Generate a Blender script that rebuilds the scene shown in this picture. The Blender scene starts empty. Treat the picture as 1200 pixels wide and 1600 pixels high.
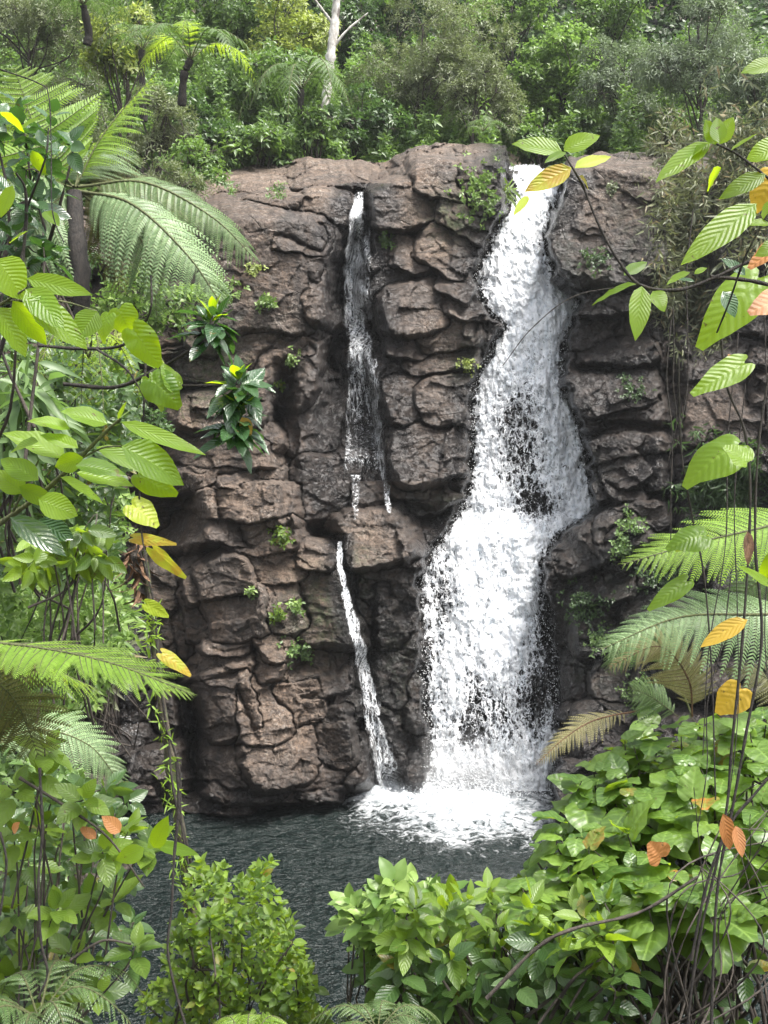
import bpy, math, random
import numpy as np
from mathutils import Vector
PI = math.pi
# ------------------------------------------------------------------ camera, sky, sun, exposure
scene = bpy.context.scene
col = scene.collection
FPX, PITCH, CZ = 1700.0, math.radians(-3.0), 7.0       # focal length in photo pixels, tilt, eye height above the pool
cam_d = bpy.data.cameras.new('camera')
cam = bpy.data.objects.new('camera', cam_d); col.objects.link(cam)
cam.location = (0, 0, CZ); cam.rotation_euler = (PI/2 + PITCH, 0, 0)
cam_d.sensor_fit = 'VERTICAL'; cam_d.sensor_height = 24.0; cam_d.lens = 24.0*FPX/1600.0
cam_d.clip_start = 0.05; cam_d.clip_end = 500
scene.camera = cam
SUN_EL, SUN_AZ = math.radians(62), math.radians(126)   # azimuth from +Y (towards the cliff), clockwise
world = bpy.data.worlds.new('World'); scene.world = world; world.use_nodes = True
wn, wl = world.node_tree.nodes, world.node_tree.links
wn.clear()
sky = wn.new('ShaderNodeTexSky'); sky.sky_type = 'NISHITA'; sky.sun_disc = False
sky.sun_elevation = SUN_EL; sky.sun_rotation = SUN_AZ; sky.dust_density = 4; sky.air_density = 1.0; sky.ozone_density = 1.0
hs = wn.new('ShaderNodeHueSaturation'); hs.inputs['Saturation'].default_value = 0.30
bg = wn.new('ShaderNodeBackground'); bg.inputs['Strength'].default_value = 0.14
wo = wn.new('ShaderNodeOutputWorld')
wl.new(sky.outputs[0], hs.inputs['Color']); wl.new(hs.outputs[0], bg.inputs[0]); wl.new(bg.outputs[0], wo.inputs[0])
sun_d = bpy.data.lights.new('sun', 'SUN'); sun_d.energy = 3.2; sun_d.angle = math.radians(26); sun_d.color = (1.0, 0.96, 0.9)
sun = bpy.data.objects.new('sun', sun_d); col.objects.link(sun)
sd = Vector((math.sin(SUN_AZ)*math.cos(SUN_EL), math.cos(SUN_AZ)*math.cos(SUN_EL), math.sin(SUN_EL)))
sun.rotation_euler = sd.to_track_quat('Z', 'Y').to_euler(); sun.location = (-10, 10, 40)
scene.view_settings.view_transform = 'Standard'; scene.view_settings.look = 'None'
scene.view_settings.exposure = 1.65; scene.view_settings.gamma = 1
scene.render.engine = 'CYCLES'
scene.cycles.max_bounces = 6; scene.cycles.transparent_max_bounces = 10
scene.cycles.diffuse_bounces = 3; scene.cycles.glossy_bounces = 2; scene.cycles.transmission_bounces = 3

# ------------------------------------------------------------------ helpers
RNG = np.random.default_rng(7)
CT, ST = math.cos(PITCH), math.sin(PITCH)
def P(px, py, d):
    """world point(s) standing at distance Y=d that the photo shows at pixel (px, py) of 1200x1600"""
    px, py, d = np.broadcast_arrays(np.asarray(px, float), np.asarray(py, float), np.asarray(d, float))
    x = (px-600)/FPX; y = (800-py)/FPX
    s = d/(CT - y*ST)
    return np.stack([s*x, d, CZ + s*(ST + y*CT)], -1)
def V3(*a): return np.array(a, float)
def nrm(a): return a/np.maximum(np.linalg.norm(a, axis=-1, keepdims=True), 1e-9)
_pr = np.random.default_rng(3)
_perm = _pr.permutation(256); _perm = np.concatenate([_perm]*3)
_grad = nrm(_pr.normal(size=(256, 3)))
def perlin(x, y, z):
    x, y, z = np.broadcast_arrays(x, y, z)
    xi, yi, zi = np.floor(x).astype(int), np.floor(y).astype(int), np.floor(z).astype(int)
    xf, yf, zf = x-xi, y-yi, z-zi; xi &= 255; yi &= 255; zi &= 255
    f = lambda t: t*t*t*(t*(t*6-15)+10)
    u, v, w = f(xf), f(yf), f(zf); out = 0
    for a in (0, 1):
        for b in (0, 1):
            for c in (0, 1):
                g = _grad[_perm[_perm[_perm[xi+a]+yi+b]+zi+c]]
                d = g[..., 0]*(xf-a)+g[..., 1]*(yf-b)+g[..., 2]*(zf-c)
                out = out + d*(u if a else 1-u)*(v if b else 1-v)*(w if c else 1-w)
    return out*1.6
def fbm(x, y, z, oct=4, rough=0.5):
    o, a = 0, 1.0
    for i in range(oct):
        o = o + a*perlin(x*2**i+i*17.3, y*2**i+i*5.1, z*2**i); a *= rough
    return o
def facets(x, y, seed):
    """Worley cells: random tilted plane in each cell, and the distance to the cell border"""
    xi, yi = np.floor(x).astype(int), np.floor(y).astype(int)
    f1 = np.full(x.shape, 9.0); f2 = np.full(x.shape, 9.0); pl = np.zeros(x.shape)
    r = np.random.default_rng(seed); tab = r.random((256, 256, 2)); tl = r.normal(size=(256, 256, 3))
    for a in (-1, 0, 1):
        for b in (-1, 0, 1):
            cx, cy = xi+a, yi+b; j = tab[cx & 255, cy & 255]
            dx, dy = x-(cx+0.1+0.8*j[..., 0]), y-(cy+0.1+0.8*j[..., 1]); d = np.hypot(dx, dy)
            t = tl[cx & 255, cy & 255]; m = d < f1
            f2 = np.where(m, f1, np.minimum(f2, d)); pl = np.where(m, t[..., 0]*dx+t[..., 1]*dy+0.35*t[..., 2], pl); f1 = np.where(m, d, f1)
    return pl, f2-f1
def sstep(a, b, x):
    t = np.clip((x-a)/(b-a), 0, 1); return t*t*(3-2*t)

def tag(o, label=None, cat=None, group=None, kind=None):
    if label: o['label'] = label
    if cat: o['category'] = cat
    if group: o['group'] = group
    if kind: o['kind'] = kind
    return o
def thing(name, loc, label, cat, group=None):
    o = bpy.data.objects.new(name, None); col.objects.link(o); o.empty_display_size = 0.1
    o.location = tuple(float(v) for v in loc); return tag(o, label, cat, group)
def mesh(name, V, F, mat, parent=None, uv=None, smooth=True, attrs=None):
    """ONE mesh object from world-space vertices V (n,3) and faces F (m,k) or a list of such arrays"""
    V = np.ascontiguousarray(V, dtype=np.float64)
    if parent is not None: V = V - np.array(parent['_o'] if '_o' in parent else parent.location)
    Fs = [np.asarray(f) for f in (F if isinstance(F, list) else [F]) if len(f)]
    loops = np.concatenate([f.ravel() for f in Fs]); tot = np.concatenate([np.full(len(f), f.shape[1]) for f in Fs])
    start = np.concatenate([[0], np.cumsum(tot)[:-1]])
    me = bpy.data.meshes.new(name)
    me.vertices.add(len(V)); me.vertices.foreach_set('co', V.ravel().astype(np.float32))
    me.loops.add(len(loops)); me.loops.foreach_set('vertex_index', loops.astype(np.int32))
    me.polygons.add(len(tot)); me.polygons.foreach_set('loop_start', start.astype(np.int32))
    me.polygons.foreach_set('loop_total', tot.astype(np.int32))
    if smooth: me.polygons.foreach_set('use_smooth', np.ones(len(tot), bool))
    if uv is not None:
        l = me.uv_layers.new(name='UVMap'); l.data.foreach_set('uv', uv[loops].astype(np.float32).ravel())
    for k, a in (attrs or {}).items():
        at = me.attributes.new(k, 'FLOAT', 'POINT'); at.data.foreach_set('value', np.asarray(a, np.float32).ravel())
    me.update(calc_edges=True); me.materials.append(mat)
    o = bpy.data.objects.new(name, me); col.objects.link(o)
    if parent is not None: o.parent = parent
    return o
def join(parts):
    """parts: list of (V, F, uv) -> one (V, [F..], uv)"""
    Vs, Fs, Us, n = [], [], [], 0
    for V, F, U in parts:
        Vs.append(V); Us.append(U if U is not None else np.zeros((len(V), 2)))
        for f in (F if isinstance(F, list) else [F]): Fs.append(np.asarray(f)+n)
        n += len(V)
    return np.concatenate(Vs), Fs, np.concatenate(Us)
def tubes(paths, rad, ns=5):
    """paths (m,k,3), rad (m,k) -> V, F, uv of m tapered tubes"""
    paths = np.asarray(paths, float); rad = np.asarray(rad, float); m, k, _ = paths.shape
    t = nrm(np.gradient(paths, axis=1)); ref = np.where(np.abs(t[..., 2:3]) > 0.9, V3(1, 0, 0), V3(0, 0, 1))
    a = nrm(np.cross(t, ref)); b = np.cross(t, a); an = np.arange(ns)*2*PI/ns
    V = paths[:, :, None] + rad[:, :, None, None]*(a[:, :, None]*np.cos(an)[:, None]+b[:, :, None]*np.sin(an)[:, None])
    i = np.arange(m)[:, None, None]*k*ns; j = np.arange(k-1)[None, :, None]*ns; q = np.arange(ns)[None, None, :]; q2 = (q+1) % ns
    F = np.stack([i+j+q, i+j+q2, i+j+ns+q2, i+j+ns+q], -1).reshape(-1, 4)
    u = np.broadcast_to((an/(2*PI))[None, None, :], (m, k, ns)); v = np.broadcast_to(np.linspace(0, 1, k)[None, :, None], (m, k, ns))
    return V.reshape(-1, 3), F, np.stack([u, v], -1).reshape(-1, 2)
def spline(pts, n):
    """smooth polyline of n points through pts (Catmull-Rom)"""
    p = np.asarray(pts, float)
    if len(p) == 2: return p[0]+(p[1]-p[0])*np.linspace(0, 1, n)[:, None]
    p = np.concatenate([[2*p[0]-p[1]], p, [2*p[-1]-p[-2]]]); k = len(p)-3
    t = np.linspace(0, k-1e-6, n); i = t.astype(int); f = (t-i)[:, None]
    a, b, c, d = p[i], p[i+1], p[i+2], p[i+3]
    return 0.5*(2*b+(c-a)*f+(2*a-5*b+4*c-d)*f**2+(3*b-a-3*c+d)*f**3)
def tube(pts, r0, r1, n=16, ns=7, wob=0.0):
    c = spline(pts, n)
    if wob: c[1:-1] += RNG.normal(size=(n-2, 3))*wob
    return tubes(c[None], np.linspace(r0, r1, n)[None]*(1+0.12*RNG.normal(size=n))[None].clip(0.7, 1.3), ns)

# ------------------------------------------------------------------ materials
class NT:
    def __init__(s, name):
        s.m = bpy.data.materials.new(name); s.m.use_nodes = True; s.t = s.m.node_tree; s.t.nodes.clear()
        s.out = s.t.nodes.new('ShaderNodeOutputMaterial')
    def n(s, typ, **k):
        nd = s.t.nodes.new(typ)
        ins = k.pop('ins', {})
        for a, v in k.items(): setattr(nd, a, v)
        for a, v in ins.items():
            if isinstance(v, bpy.types.NodeSocket): s.t.links.new(v, nd.inputs[a])
            else: nd.inputs[a].default_value = v
        return nd
    def math(s, op, a, b=0.0, c=0.0, clamp=False):
        nd = s.n('ShaderNodeMath', operation=op, use_clamp=clamp)
        for i, v in enumerate((a, b, c)):
            if isinstance(v, bpy.types.NodeSocket): s.t.links.new(v, nd.inputs[i])
            else: nd.inputs[i].default_value = v
        return nd.outputs[0]
    def mix(s, f, a, b, bt='MIX'):
        nd = s.n('ShaderNodeMix', data_type='RGBA', blend_type=bt)
        for i, v in ((0, f), (6, a), (7, b)):
            if isinstance(v, bpy.types.NodeSocket): s.t.links.new(v, nd.inputs[i])
            else: nd.inputs[i].default_value = (v if i == 0 else (*v, 1.0))
        return nd.outputs[2]
    def rng(s, v, a, b, c=0.0, d=1.0):
        nd = s.n('ShaderNodeMapRange', ins={0: v, 1: a, 2: b, 3: c, 4: d}); return nd.outputs[0]
    def noise(s, vec, scale, detail=4.0, rough=0.55):
        nd = s.n('ShaderNodeTexNoise', ins={'Vector': vec, 'Scale': scale, 'Detail': detail, 'Roughness': rough}); return nd.outputs[0]
    def vor(s, vec, scale, feat='F1'):
        nd = s.n('ShaderNodeTexVoronoi', feature=feat, ins={'Vector': vec, 'Scale': scale}); return nd.outputs[0]
    def vmap(s, vec, scale):
        return s.n('ShaderNodeMapping', ins={'Vector': vec, 'Scale': scale}).outputs[0]
    def attr(s, name): return s.n('ShaderNodeAttribute', attribute_name=name).outputs['Fac']
    def end(s, sock): s.t.links.new(sock, s.out.inputs[0]); return s.m

def rock_mat():
    t = NT('basalt_rock'); co = t.n('ShaderNodeTexCoord').outputs['Object']
    wet, tone, moss = t.attr('wet'), t.attr('tone'), t.attr('moss')
    big = t.noise(co, 0.9, 5, 0.6); mid = t.noise(co, 4.5, 6, 0.65); fine = t.noise(co, 28, 6, 0.7)
    strat = t.noise(t.vmap(co, (2.2, 2.2, 11)), 1.0, 5, 0.6)
    c = t.mix(t.rng(mid, 0.38, 0.62), (0.018, 0.013, 0.010), (0.092, 0.059, 0.040))
    c = t.mix(t.rng(big, 0.42, 0.6, 0, 0.6), c, t.mix(t.rng(fine, .4, .6), (0.022, 0.020, 0.019), (0.072, 0.064, 0.058)))
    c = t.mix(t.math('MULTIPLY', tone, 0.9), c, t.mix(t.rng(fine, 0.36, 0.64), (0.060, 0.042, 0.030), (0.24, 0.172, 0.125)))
    c = t.mix(t.rng(strat, 0.48, 0.64, 0, 0.6), c, (0.028, 0.022, 0.020))
    c = t.mix(t.rng(t.noise(t.vmap(co, (2.6, 2.6, .5)), 1.0, 5, .65), 0.52, 0.66, 0, 0.55), c, (0.022, 0.019, 0.018))
    # pale lichen spots
    li = t.math('MULTIPLY', t.rng(t.noise(co, 13, 5, 0.8), 0.53, 0.60), t.rng(t.noise(co, 1.1, 4), 0.42, 0.58))
    li = t.math('MULTIPLY', li, t.math('SUBTRACT', 1.0, wet, clamp=True))
    c = t.mix(t.math('MULTIPLY', li, 0.5), c, (0.34, 0.30, 0.26))
    mo = t.math('MULTIPLY', moss, t.rng(t.noise(co, 6, 5, 0.7), 0.42, 0.6))
    c = t.mix(t.math('MULTIPLY', mo, 0.8), c, (0.035, 0.055, 0.015))
    wm = t.math('MULTIPLY', wet, t.rng(t.noise(co, 3, 4), 0.25, 0.55, 0.7, 1.0), clamp=True)
    c = t.mix(t.math('MULTIPLY', wm, 0.9), c, (0.009, 0.0085, 0.009))
    fl = t.vor(t.vmap(co, (1.0, 1.0, 1.4)), 1.5, 'DISTANCE_TO_EDGE')
    fs = t.vor(co, 9, 'DISTANCE_TO_EDGE')
    h = t.math('MULTIPLY', t.rng(fl, 0.0, 0.04), t.rng(big, .45, .6, 0, .03))
    h = t.math('ADD', h, t.math('MULTIPLY', t.rng(fs, 0.0, 0.09), 0.003))
    h = t.math('ADD', h, t.math('MULTIPLY', mid, 0.05)); h = t.math('ADD', h, t.math('MULTIPLY', strat, 0.035))
    h = t.math('ADD', h, t.math('MULTIPLY', fine, 0.045)); h = t.math('ADD', h, t.math('MULTIPLY', t.math('ABSOLUTE', t.math('SUBTRACT', t.noise(co, 7, 6, .7), .5)), -.14))
    bp = t.n('ShaderNodeBump', ins={'Height': h, 'Strength': 0.9, 'Distance': 1.0})
    ro = t.math('ADD', t.math('MULTIPLY', wm, -0.62), t.rng(fine, 0.3, 0.7, 0.75, 0.95))
    b = t.n('ShaderNodeBsdfPrincipled', ins={'Base Color': c, 'Roughness': ro, 'Normal': bp.outputs[0], 'Specular IOR Level': 0.5})
    return t.end(b.outputs[0])
M_ROCK = rock_mat()

def falls_mat(name, sc=1.0, vert=0.35, soft=6.0):
    t = NT(name); co = t.n('ShaderNodeTexCoord').outputs['Object']; cov = t.attr('cover')
    v = t.vmap(co, (1, 1, vert))
    wv = t.n('ShaderNodeTexNoise', ins={'Vector': co, 'Scale': 5.0*sc, 'Detail': 3.0}).outputs['Color']
    wv = t.n('ShaderNodeVectorMath', operation='SCALE', ins={0: wv, 'Scale': 0.22/sc}).outputs[0]
    v2 = t.n('ShaderNodeVectorMath', operation='ADD', ins={0: v, 1: wv}).outputs[0]
    net = t.math('SUBTRACT', 1.0, t.rng(t.vor(v2, 6.5*sc, 'DISTANCE_TO_EDGE'), 0.0, 0.34))
    net2 = t.math('SUBTRACT', 1.0, t.rng(t.vor(v2, 17*sc, 'DISTANCE_TO_EDGE'), 0.0, 0.32))
    dr = t.math('SUBTRACT', 1.0, t.rng(t.vor(co, 26*sc), 0.0, 0.6))
    nz = t.noise(v2, 9*sc, 6, 0.7); stk = t.noise(t.vmap(co, (1, 1, .16)), 7*sc, 5, .65)
    s = t.math('ADD', t.math('MULTIPLY', net, 0.22), t.math('MULTIPLY', net2, 0.22))
    s = t.math('ADD', s, t.math('MULTIPLY', nz, 0.34)); s = t.math('ADD', s, t.math('MULTIPLY', dr, 0.08)); s = t.math('ADD', s, t.math('MULTIPLY', stk, 0.26))
    # s around 0.25..0.8; cover 0..1 moves the threshold
    th = t.rng(cov, 0.0, 1.0, 0.86, 0.20)
    al = t.math('MULTIPLY', t.math('SUBTRACT', s, th), soft, clamp=True)
    al = t.math('MULTIPLY', al, t.rng(cov, 0.0, 0.08))
    foam = t.rng(t.math('ADD', t.math('MULTIPLY', nz, .5), t.math('MULTIPLY', stk, .5)), 0.38, 0.56)
    c = t.mix(foam, (0.66, 0.71, 0.76), (0.92, 0.93, 0.945))
    bp = t.n('ShaderNodeBump', ins={'Height': s, 'Strength': 0.65, 'Distance': 0.08})
    d = t.n('ShaderNodeBsdfPrincipled', ins={'Base Color': c, 'Roughness': 0.45, 'Normal': bp.outputs[0]})
    tl = t.n('ShaderNodeBsdfTranslucent', ins={'Color': c, 'Normal': bp.outputs[0]})
    mx = t.n('ShaderNodeMixShader', ins={0: 0.12, 1: d.outputs[0], 2: tl.outputs[0]})
    tr = t.n('ShaderNodeBsdfTransparent')
    m2 = t.n('ShaderNodeMixShader', ins={0: al, 1: tr.outputs[0], 2: mx.outputs[0]})
    return t.end(m2.outputs[0])
M_FALL = falls_mat('white_water', 1.0, 0.5); M_THIN = falls_mat('thin_white_water', 1.6, 0.25, 3.2)

def pool_mat():
    t = NT('pool_water'); co = t.n('ShaderNodeTexCoord').outputs['Object']; fo = t.attr('foam')
    n1 = t.noise(t.vmap(co, (1, 1.6, 1)), 2.6, 4, 0.6); n2 = t.noise(t.vmap(co, (1, 1.8, 1)), 9, 3, 0.6)
    h = t.math('ADD', t.math('MULTIPLY', n1, 0.28), t.math('MULTIPLY', n2, 0.10))
    bp = t.n('ShaderNodeBump', ins={'Height': h, 'Strength': 1.0, 'Distance': 1.0})
    w = t.n('ShaderNodeBsdfPrincipled', ins={'Base Color': (0.004, 0.009, 0.008, 1), 'Roughness': 0.03, 'IOR': 1.33, 'Normal': bp.outputs[0]})
    wc = t.n('ShaderNodeTexNoise', ins={'Vector': co, 'Scale': 3.0, 'Detail': 4.0}).outputs['Color']
    v2 = t.n('ShaderNodeVectorMath', operation='ADD', ins={0: co, 1: t.n('ShaderNodeVectorMath', operation='SCALE', ins={0: wc, 'Scale': 0.5}).outputs[0]}).outputs[0]
    net = t.math('SUBTRACT', 1.0, t.rng(t.vor(v2, 5, 'DISTANCE_TO_EDGE'), 0.0, 0.22))
    nz = t.noise(v2, 6, 6, 0.7)
    s = t.math('ADD', t.math('MULTIPLY', net, 0.10), t.math('MULTIPLY', nz, 1.05))
    al = t.math('MULTIPLY', t.math('SUBTRACT', s, t.rng(fo, 0.0, 1.0, 0.90, 0.16)), 1.9, clamp=True)
    al = t.math('MULTIPLY', al, t.rng(fo, 0.0, 0.15))
    b2 = t.n('ShaderNodeBump', ins={'Height': s, 'Strength': 0.65, 'Distance': 0.08})
    f = t.n('ShaderNodeBsdfPrincipled', ins={'Base Color': t.mix(t.rng(nz, .38, .6), (0.50, 0.56, 0.60), (0.86, 0.88, 0.90)), 'Roughness': 0.5, 'Normal': b2.outputs[0]})
    return t.end(t.n('ShaderNodeMixShader', ins={0: al, 1: w.outputs[0], 2: f.outputs[0]}).outputs[0])

def soil_mat():
    t = NT('leaf_litter_soil'); co = t.n('ShaderNodeTexCoord').outputs['Object']
    a = t.noise(co, 6, 6, 0.7); b = t.vor(co, 14)
    c = t.mix(t.rng(a, 0.35, 0.65), (0.018, 0.014, 0.009), (0.06, 0.045, 0.026))
    c = t.mix(t.rng(t.noise(co, 1.7, 5), 0.5, 0.62), c, (0.03, 0.045, 0.012))
    h = t.math('ADD', t.math('MULTIPLY', a, 0.12), t.math('MULTIPLY', b, 0.05))
    bp = t.n('ShaderNodeBump', ins={'Height': h, 'Strength': 0.8, 'Distance': 1.0})
    return t.end(t.n('ShaderNodeBsdfPrincipled', ins={'Base Color': c, 'Roughness': 0.9, 'Normal': bp.outputs[0]}).outputs[0])
M_SOIL = soil_mat()
# ------------------------------------------------------------------ the cliff
# one block of the face: centre x, y (photo px), half width, half height, how far it stands out (m), tilt angle (deg), tone 0 dark .. 1 pale tan, [label of a boulder that stands apart]
BLOCKS = [
 # crest
 (370,298,85,26,.1,-6,.55),(455,275,85,20,-.3,-3,.5),(560,262,70,14,-.7,0,.45),(515,322,48,30,.25,10,.75),(430,320,60,18,.35,-4,.6),(340,350,40,22,.5,-8,.5),
 (612,262,30,12,-.5,0,.4),(690,238,55,14,-.5,-2,.6),(760,238,40,14,-.4,0,.55),
 # upper left wall
 (410,430,92,95,.85,6,.22),(350,420,40,70,.7,0,.3),(489,440,20,62,.7,-4,.8),(470,370,42,30,.7,8,.6),(330,520,40,40,.5,0,.3),(395,545,50,30,.6,-5,.35),(455,520,45,42,.55,12,.25),  # slim right facet is paler: light on that side put into its tone
 (440,575,56,60,.6,8,.3),(380,620,48,50,.5,14,.2),(498,650,44,78,.15,12,.05),(455,700,34,44,.05,0,.1),
 # right of the thin fall
 (640,318,62,40,.3,-6,.45),(705,285,62,34,.3,10,.45),(752,300,36,46,.5,0,.3),(735,350,58,30,.45,28,.3),(700,392,52,40,.45,24,.55),(640,400,40,30,.25,18,.5),(600,395,24,30,.1,0,.1),
 (622,450,44,28,.15,16,.15),(655,480,58,40,.5,-8,.5),(716,440,30,30,.5,20,.3),(770,400,18,50,.3,26,.15),(735,475,56,26,.5,8,.4),(765,505,34,34,.55,20,.25),(700,520,66,28,.45,-6,.55),(640,530,36,28,.3,0,.2),
 (620,580,36,30,.25,10,.25),(690,560,64,24,.4,-4,.5),(740,545,32,26,.4,0,.3),(752,580,20,30,.3,0,.2),(645,620,44,40,.45,-10,.5),(700,628,54,42,.55,-4,.6),
 (676,705,66,50,.6,-6,.62),(728,720,22,60,.4,0,.3),(640,740,34,44,.4,0,.4),(690,775,62,22,.35,-18,.3),(630,770,24,26,.2,0,.2),
 (690,812,46,34,.1,-14,.1),(670,850,36,40,0,0,.05),
 # foot of the thin fall
 (512,765,62,56,.35,2,.08),(580,760,34,50,.3,0,.08),(470,730,26,40,.2,0,.15),(585,842,58,42,.95,-10,.65),(548,850,20,30,.7,0,.5),
 (612,900,48,42,.75,8,.3),(580,930,40,50,.55,14,.15),(625,960,44,60,.6,4,.12),(600,1040,46,66,.4,10,.06),(640,1070,34,70,.35,0,.05),(618,1150,46,60,.3,6,.06),(655,1160,26,70,.2,0,.04),
 # middle left ledges
 (300,520,60,30,.3,-4,.35),(310,570,50,30,.35,6,.3),(330,640,60,30,.55,-5,.4),(385,680,60,24,.5,8,.4),(345,705,76,26,.6,3,.45),(330,745,80,24,.65,-4,.4),(395,745,60,26,.6,6,.4),
 (385,785,76,30,.9,-2,.6),(340,790,40,26,.8,0,.5),(345,830,60,26,.75,2,.35),(410,835,56,30,.85,-4,.4),(440,815,30,22,.85,-10,.55),
 (352,905,40,34,.95,-8,.55),(368,960,48,46,.9,-12,.4),(315,905,24,40,.5,-4,.25),(308,960,24,50,.4,0,.2),(270,920,34,46,.2,0,.25),(280,990,30,40,.15,0,.2),
 (430,885,54,30,.8,-4,.5),(494,868,36,26,.9,4,.55),(505,950,52,66,.85,-8,.12),(450,940,40,54,.8,-6,.2),(427,1000,30,34,.9,-22,.65),(460,1050,34,26,.6,0,.4),
 (352,1010,42,16,.85,-4,.55),(345,1040,52,22,.85,-6,.6),(410,1040,34,28,.8,10,.5),(355,1100,46,56,.95,-10,.6),(412,1110,46,58,.95,-12,.7),(470,1100,36,38,.8,-18,.6),(500,1050,50,40,.65,-10,.15),(545,1060,30,80,.5,-8,.06),
 (365,1180,64,50,.8,0,.4),(440,1175,60,54,.95,-8,.55),(510,1150,46,50,.7,-6,.15),(545,1185,42,40,.6,0,.1),(490,1210,50,26,.75,0,.2),(400,1235,80,22,.8,0,.2),(330,1255,60,20,.7,0,.1),(470,1242,60,14,.75,0,.15),
 (310,1120,26,90,.1,0,.05),(290,1200,34,60,.0,0,.05),
 # far left foot
 (130,1110,50,44,.9,0,.3),(180,1070,46,30,.6,0,.2),(215,1100,44,36,.4,0,.12),(205,1160,56,40,.5,10,.1),(240,1120,34,50,.3,0,.1),(160,1190,44,40,.9,0,.15),(215,1225,60,34,.6,-10,.08),(255,1260,46,34,.5,0,.05),(130,1250,50,40,1.2,0,.2),(80,1180,50,60,1.3,0,.25),(60,1280,60,50,1.5,0,.2),
 (195,1000,46,60,.3,0,.08),(240,1010,30,60,.1,0,.05),(120,1020,60,40,.5,0,.25),(40,1080,60,60,1.0,0,.3),
 # right wall
 (955,355,92,96,.95,8,.28),(925,262,60,20,.35,4,.08),(985,260,60,22,.4,-4,.08),(880,400,24,80,.55,6,.12),(920,460,66,34,.8,8,.3),(1000,450,60,40,.7,-6,.25),(1040,380,40,80,.5,0,.2),(1080,300,50,60,.3,0,.2),
 (925,510,54,30,.5,-22,.12),(960,548,66,24,.6,-8,.18),(1000,500,44,40,.45,0,.15),(1040,560,40,50,.4,0,.1),(905,560,26,24,.4,0,.08),(900,592,30,22,.5,-10,.1),
 (960,610,76,36,.75,-8,.2),(1005,650,64,36,.7,-6,.2),(930,645,46,30,.55,0,.1),(1060,600,30,60,.3,0,.08),
 (990,692,80,20,.8,-12,.25),(945,742,36,40,.6,0,.08),(1000,730,62,34,.75,-6,.15),(980,760,34,24,.7,0,.08),(1050,720,50,46,.6,0,.12),
 (925,842,82,38,.95,-20,.16),(985,815,56,30,1.0,-18,.2),(880,905,40,40,.75,-8,.05),(930,905,60,36,.85,-6,.12),(1000,880,70,40,.8,0,.12),(1060,810,60,50,.6,0,.1),
 (1120,640,80,60,.7,-4,.45),(1130,560,80,40,.5,0,.2),(1160,730,60,60,.7,0,.2),(1120,860,70,60,.8,0,.12),(1100,1010,90,34,1.2,0,.3),(1130,1060,90,30,1.4,0,.35),(1190,950,80,70,1.0,0,.2),
 (900,970,44,50,.5,0,.06),(955,985,60,46,.75,0,.1),(1030,960,60,50,.9,0,.1),(910,1060,50,60,.65,0,.06),(975,1060,56,46,.9,0,.14),(1050,1060,60,50,1.1,0,.2),(905,1150,50,60,.9,0,.06),(980,1160,80,60,1.2,0,.1),(940,1240,90,50,1.6,0,.1),(1080,1200,90,80,1.8,0,.15),
 (1200,340,80,90,.6,0,.15),(1190,470,80,60,.5,0,.15),
]
# boulders and blocks that read as rocks of their own: index found by centre
LOOSE = {
 (410,430): 'big reddish brown block forming the upper left corner of the rock face',
 (955,355): 'large rounded lichen speckled boulder right of the top of the white waterfall',
 (585,842): 'brown boulder with a flat lit top just below the foot of the thin waterfall',
 (925,842): 'dark slanting slab jutting into the right side of the white waterfall',
 (676,705): 'smooth tan brown block between the two waterfalls, with a straight crack below it',
 (505,950): 'dark mossy rounded block left of the lowest thin stream',
 (412,1110): 'tall pale brown block with a vertical crack at the lower left of the cliff',
 (427,1000): 'small pale egg shaped rock wedged above the lower left blocks',
 (385,785): 'wide brown ledge block with a bright cracked top left of the thin waterfall',
 (512,765): 'wet black block that the thin waterfall lands on',
 (368,960): 'squarish brown block in the left column under two lichen pale blocks',
 (960,610): 'dark layered boulder right of the widest part of the white waterfall',
 (655,480): 'brown block with a flat lit top right beside the thin waterfall',
 (1120,640): 'smooth rust stained rock face behind the hanging vines on the right',
 (205,1160): 'wet black shining rock in the corner at the left foot of the cliff',
 (700,392): 'leaning pale grey brown block between the two waterfalls near the top',
}
topx = [-320,0,200,300,335,420,480,600,640,690,790,800,880,888,930,1040,1100,1520]
topy = [330,330,320,300,270,256,248,252,233,223,224,262,266,246,240,238,236,200]
NU, NV = 1080, 680
uu = np.linspace(-320, 1520, NU); vv = np.linspace(0, 1, NV)
T = np.interp(uu, topx, topy) + 5*perlin(uu*0.03, 0.5, 0.5) + 3*perlin(uu*0.11, 1.5, 0.5)
U = np.broadcast_to(uu, (NV, NU)).copy(); V = T[None]+(1345-T[None])*vv[:, None]
def ybase(U, V):
    h = (1255-V)/950.0
    y = 22.3 + 2.3*h + 0.6*np.clip(h, 0, 1)**2
    y = y - 3.0*sstep(820, 1350, U) - 1.6*sstep(330, -50, U) - 0.5*np.exp(-((U-400)/120)**2)
    return y
FALL_V = [250,262,275,300,340,380,430,470,490,510,540,600,650,700,760,795,815,840,880,920,960,1000,1100,1150,1200,1230]
FALL_L = [797,795,800,806,786,764,744,752,768,792,772,742,738,737,735,722,708,692,665,655,660,662,665,672,672,668]
FALL_R = [850,850,880,878,858,852,866,905,903,892,880,880,900,914,922,934,905,868,848,850,858,862,870,874,868,862]
def yfall(V): return np.interp(V, [250,268,300,340,480,600,800,840,1200,1260], [28.6,26.6,25.9,25.5,24.9,24.45,24.0,23.6,22.6,22.4])
def infall(U, V, soft=14):
    L = np.interp(V, FALL_V, FALL_L)-4; R = np.interp(V, FALL_V, FALL_R)+2
    L = L + 5*perlin(V*0.05, 3.3, 0); R = R + 5*perlin(V*0.06, 7.3, 0)
    return np.minimum(U-L, R-U)/soft
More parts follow.
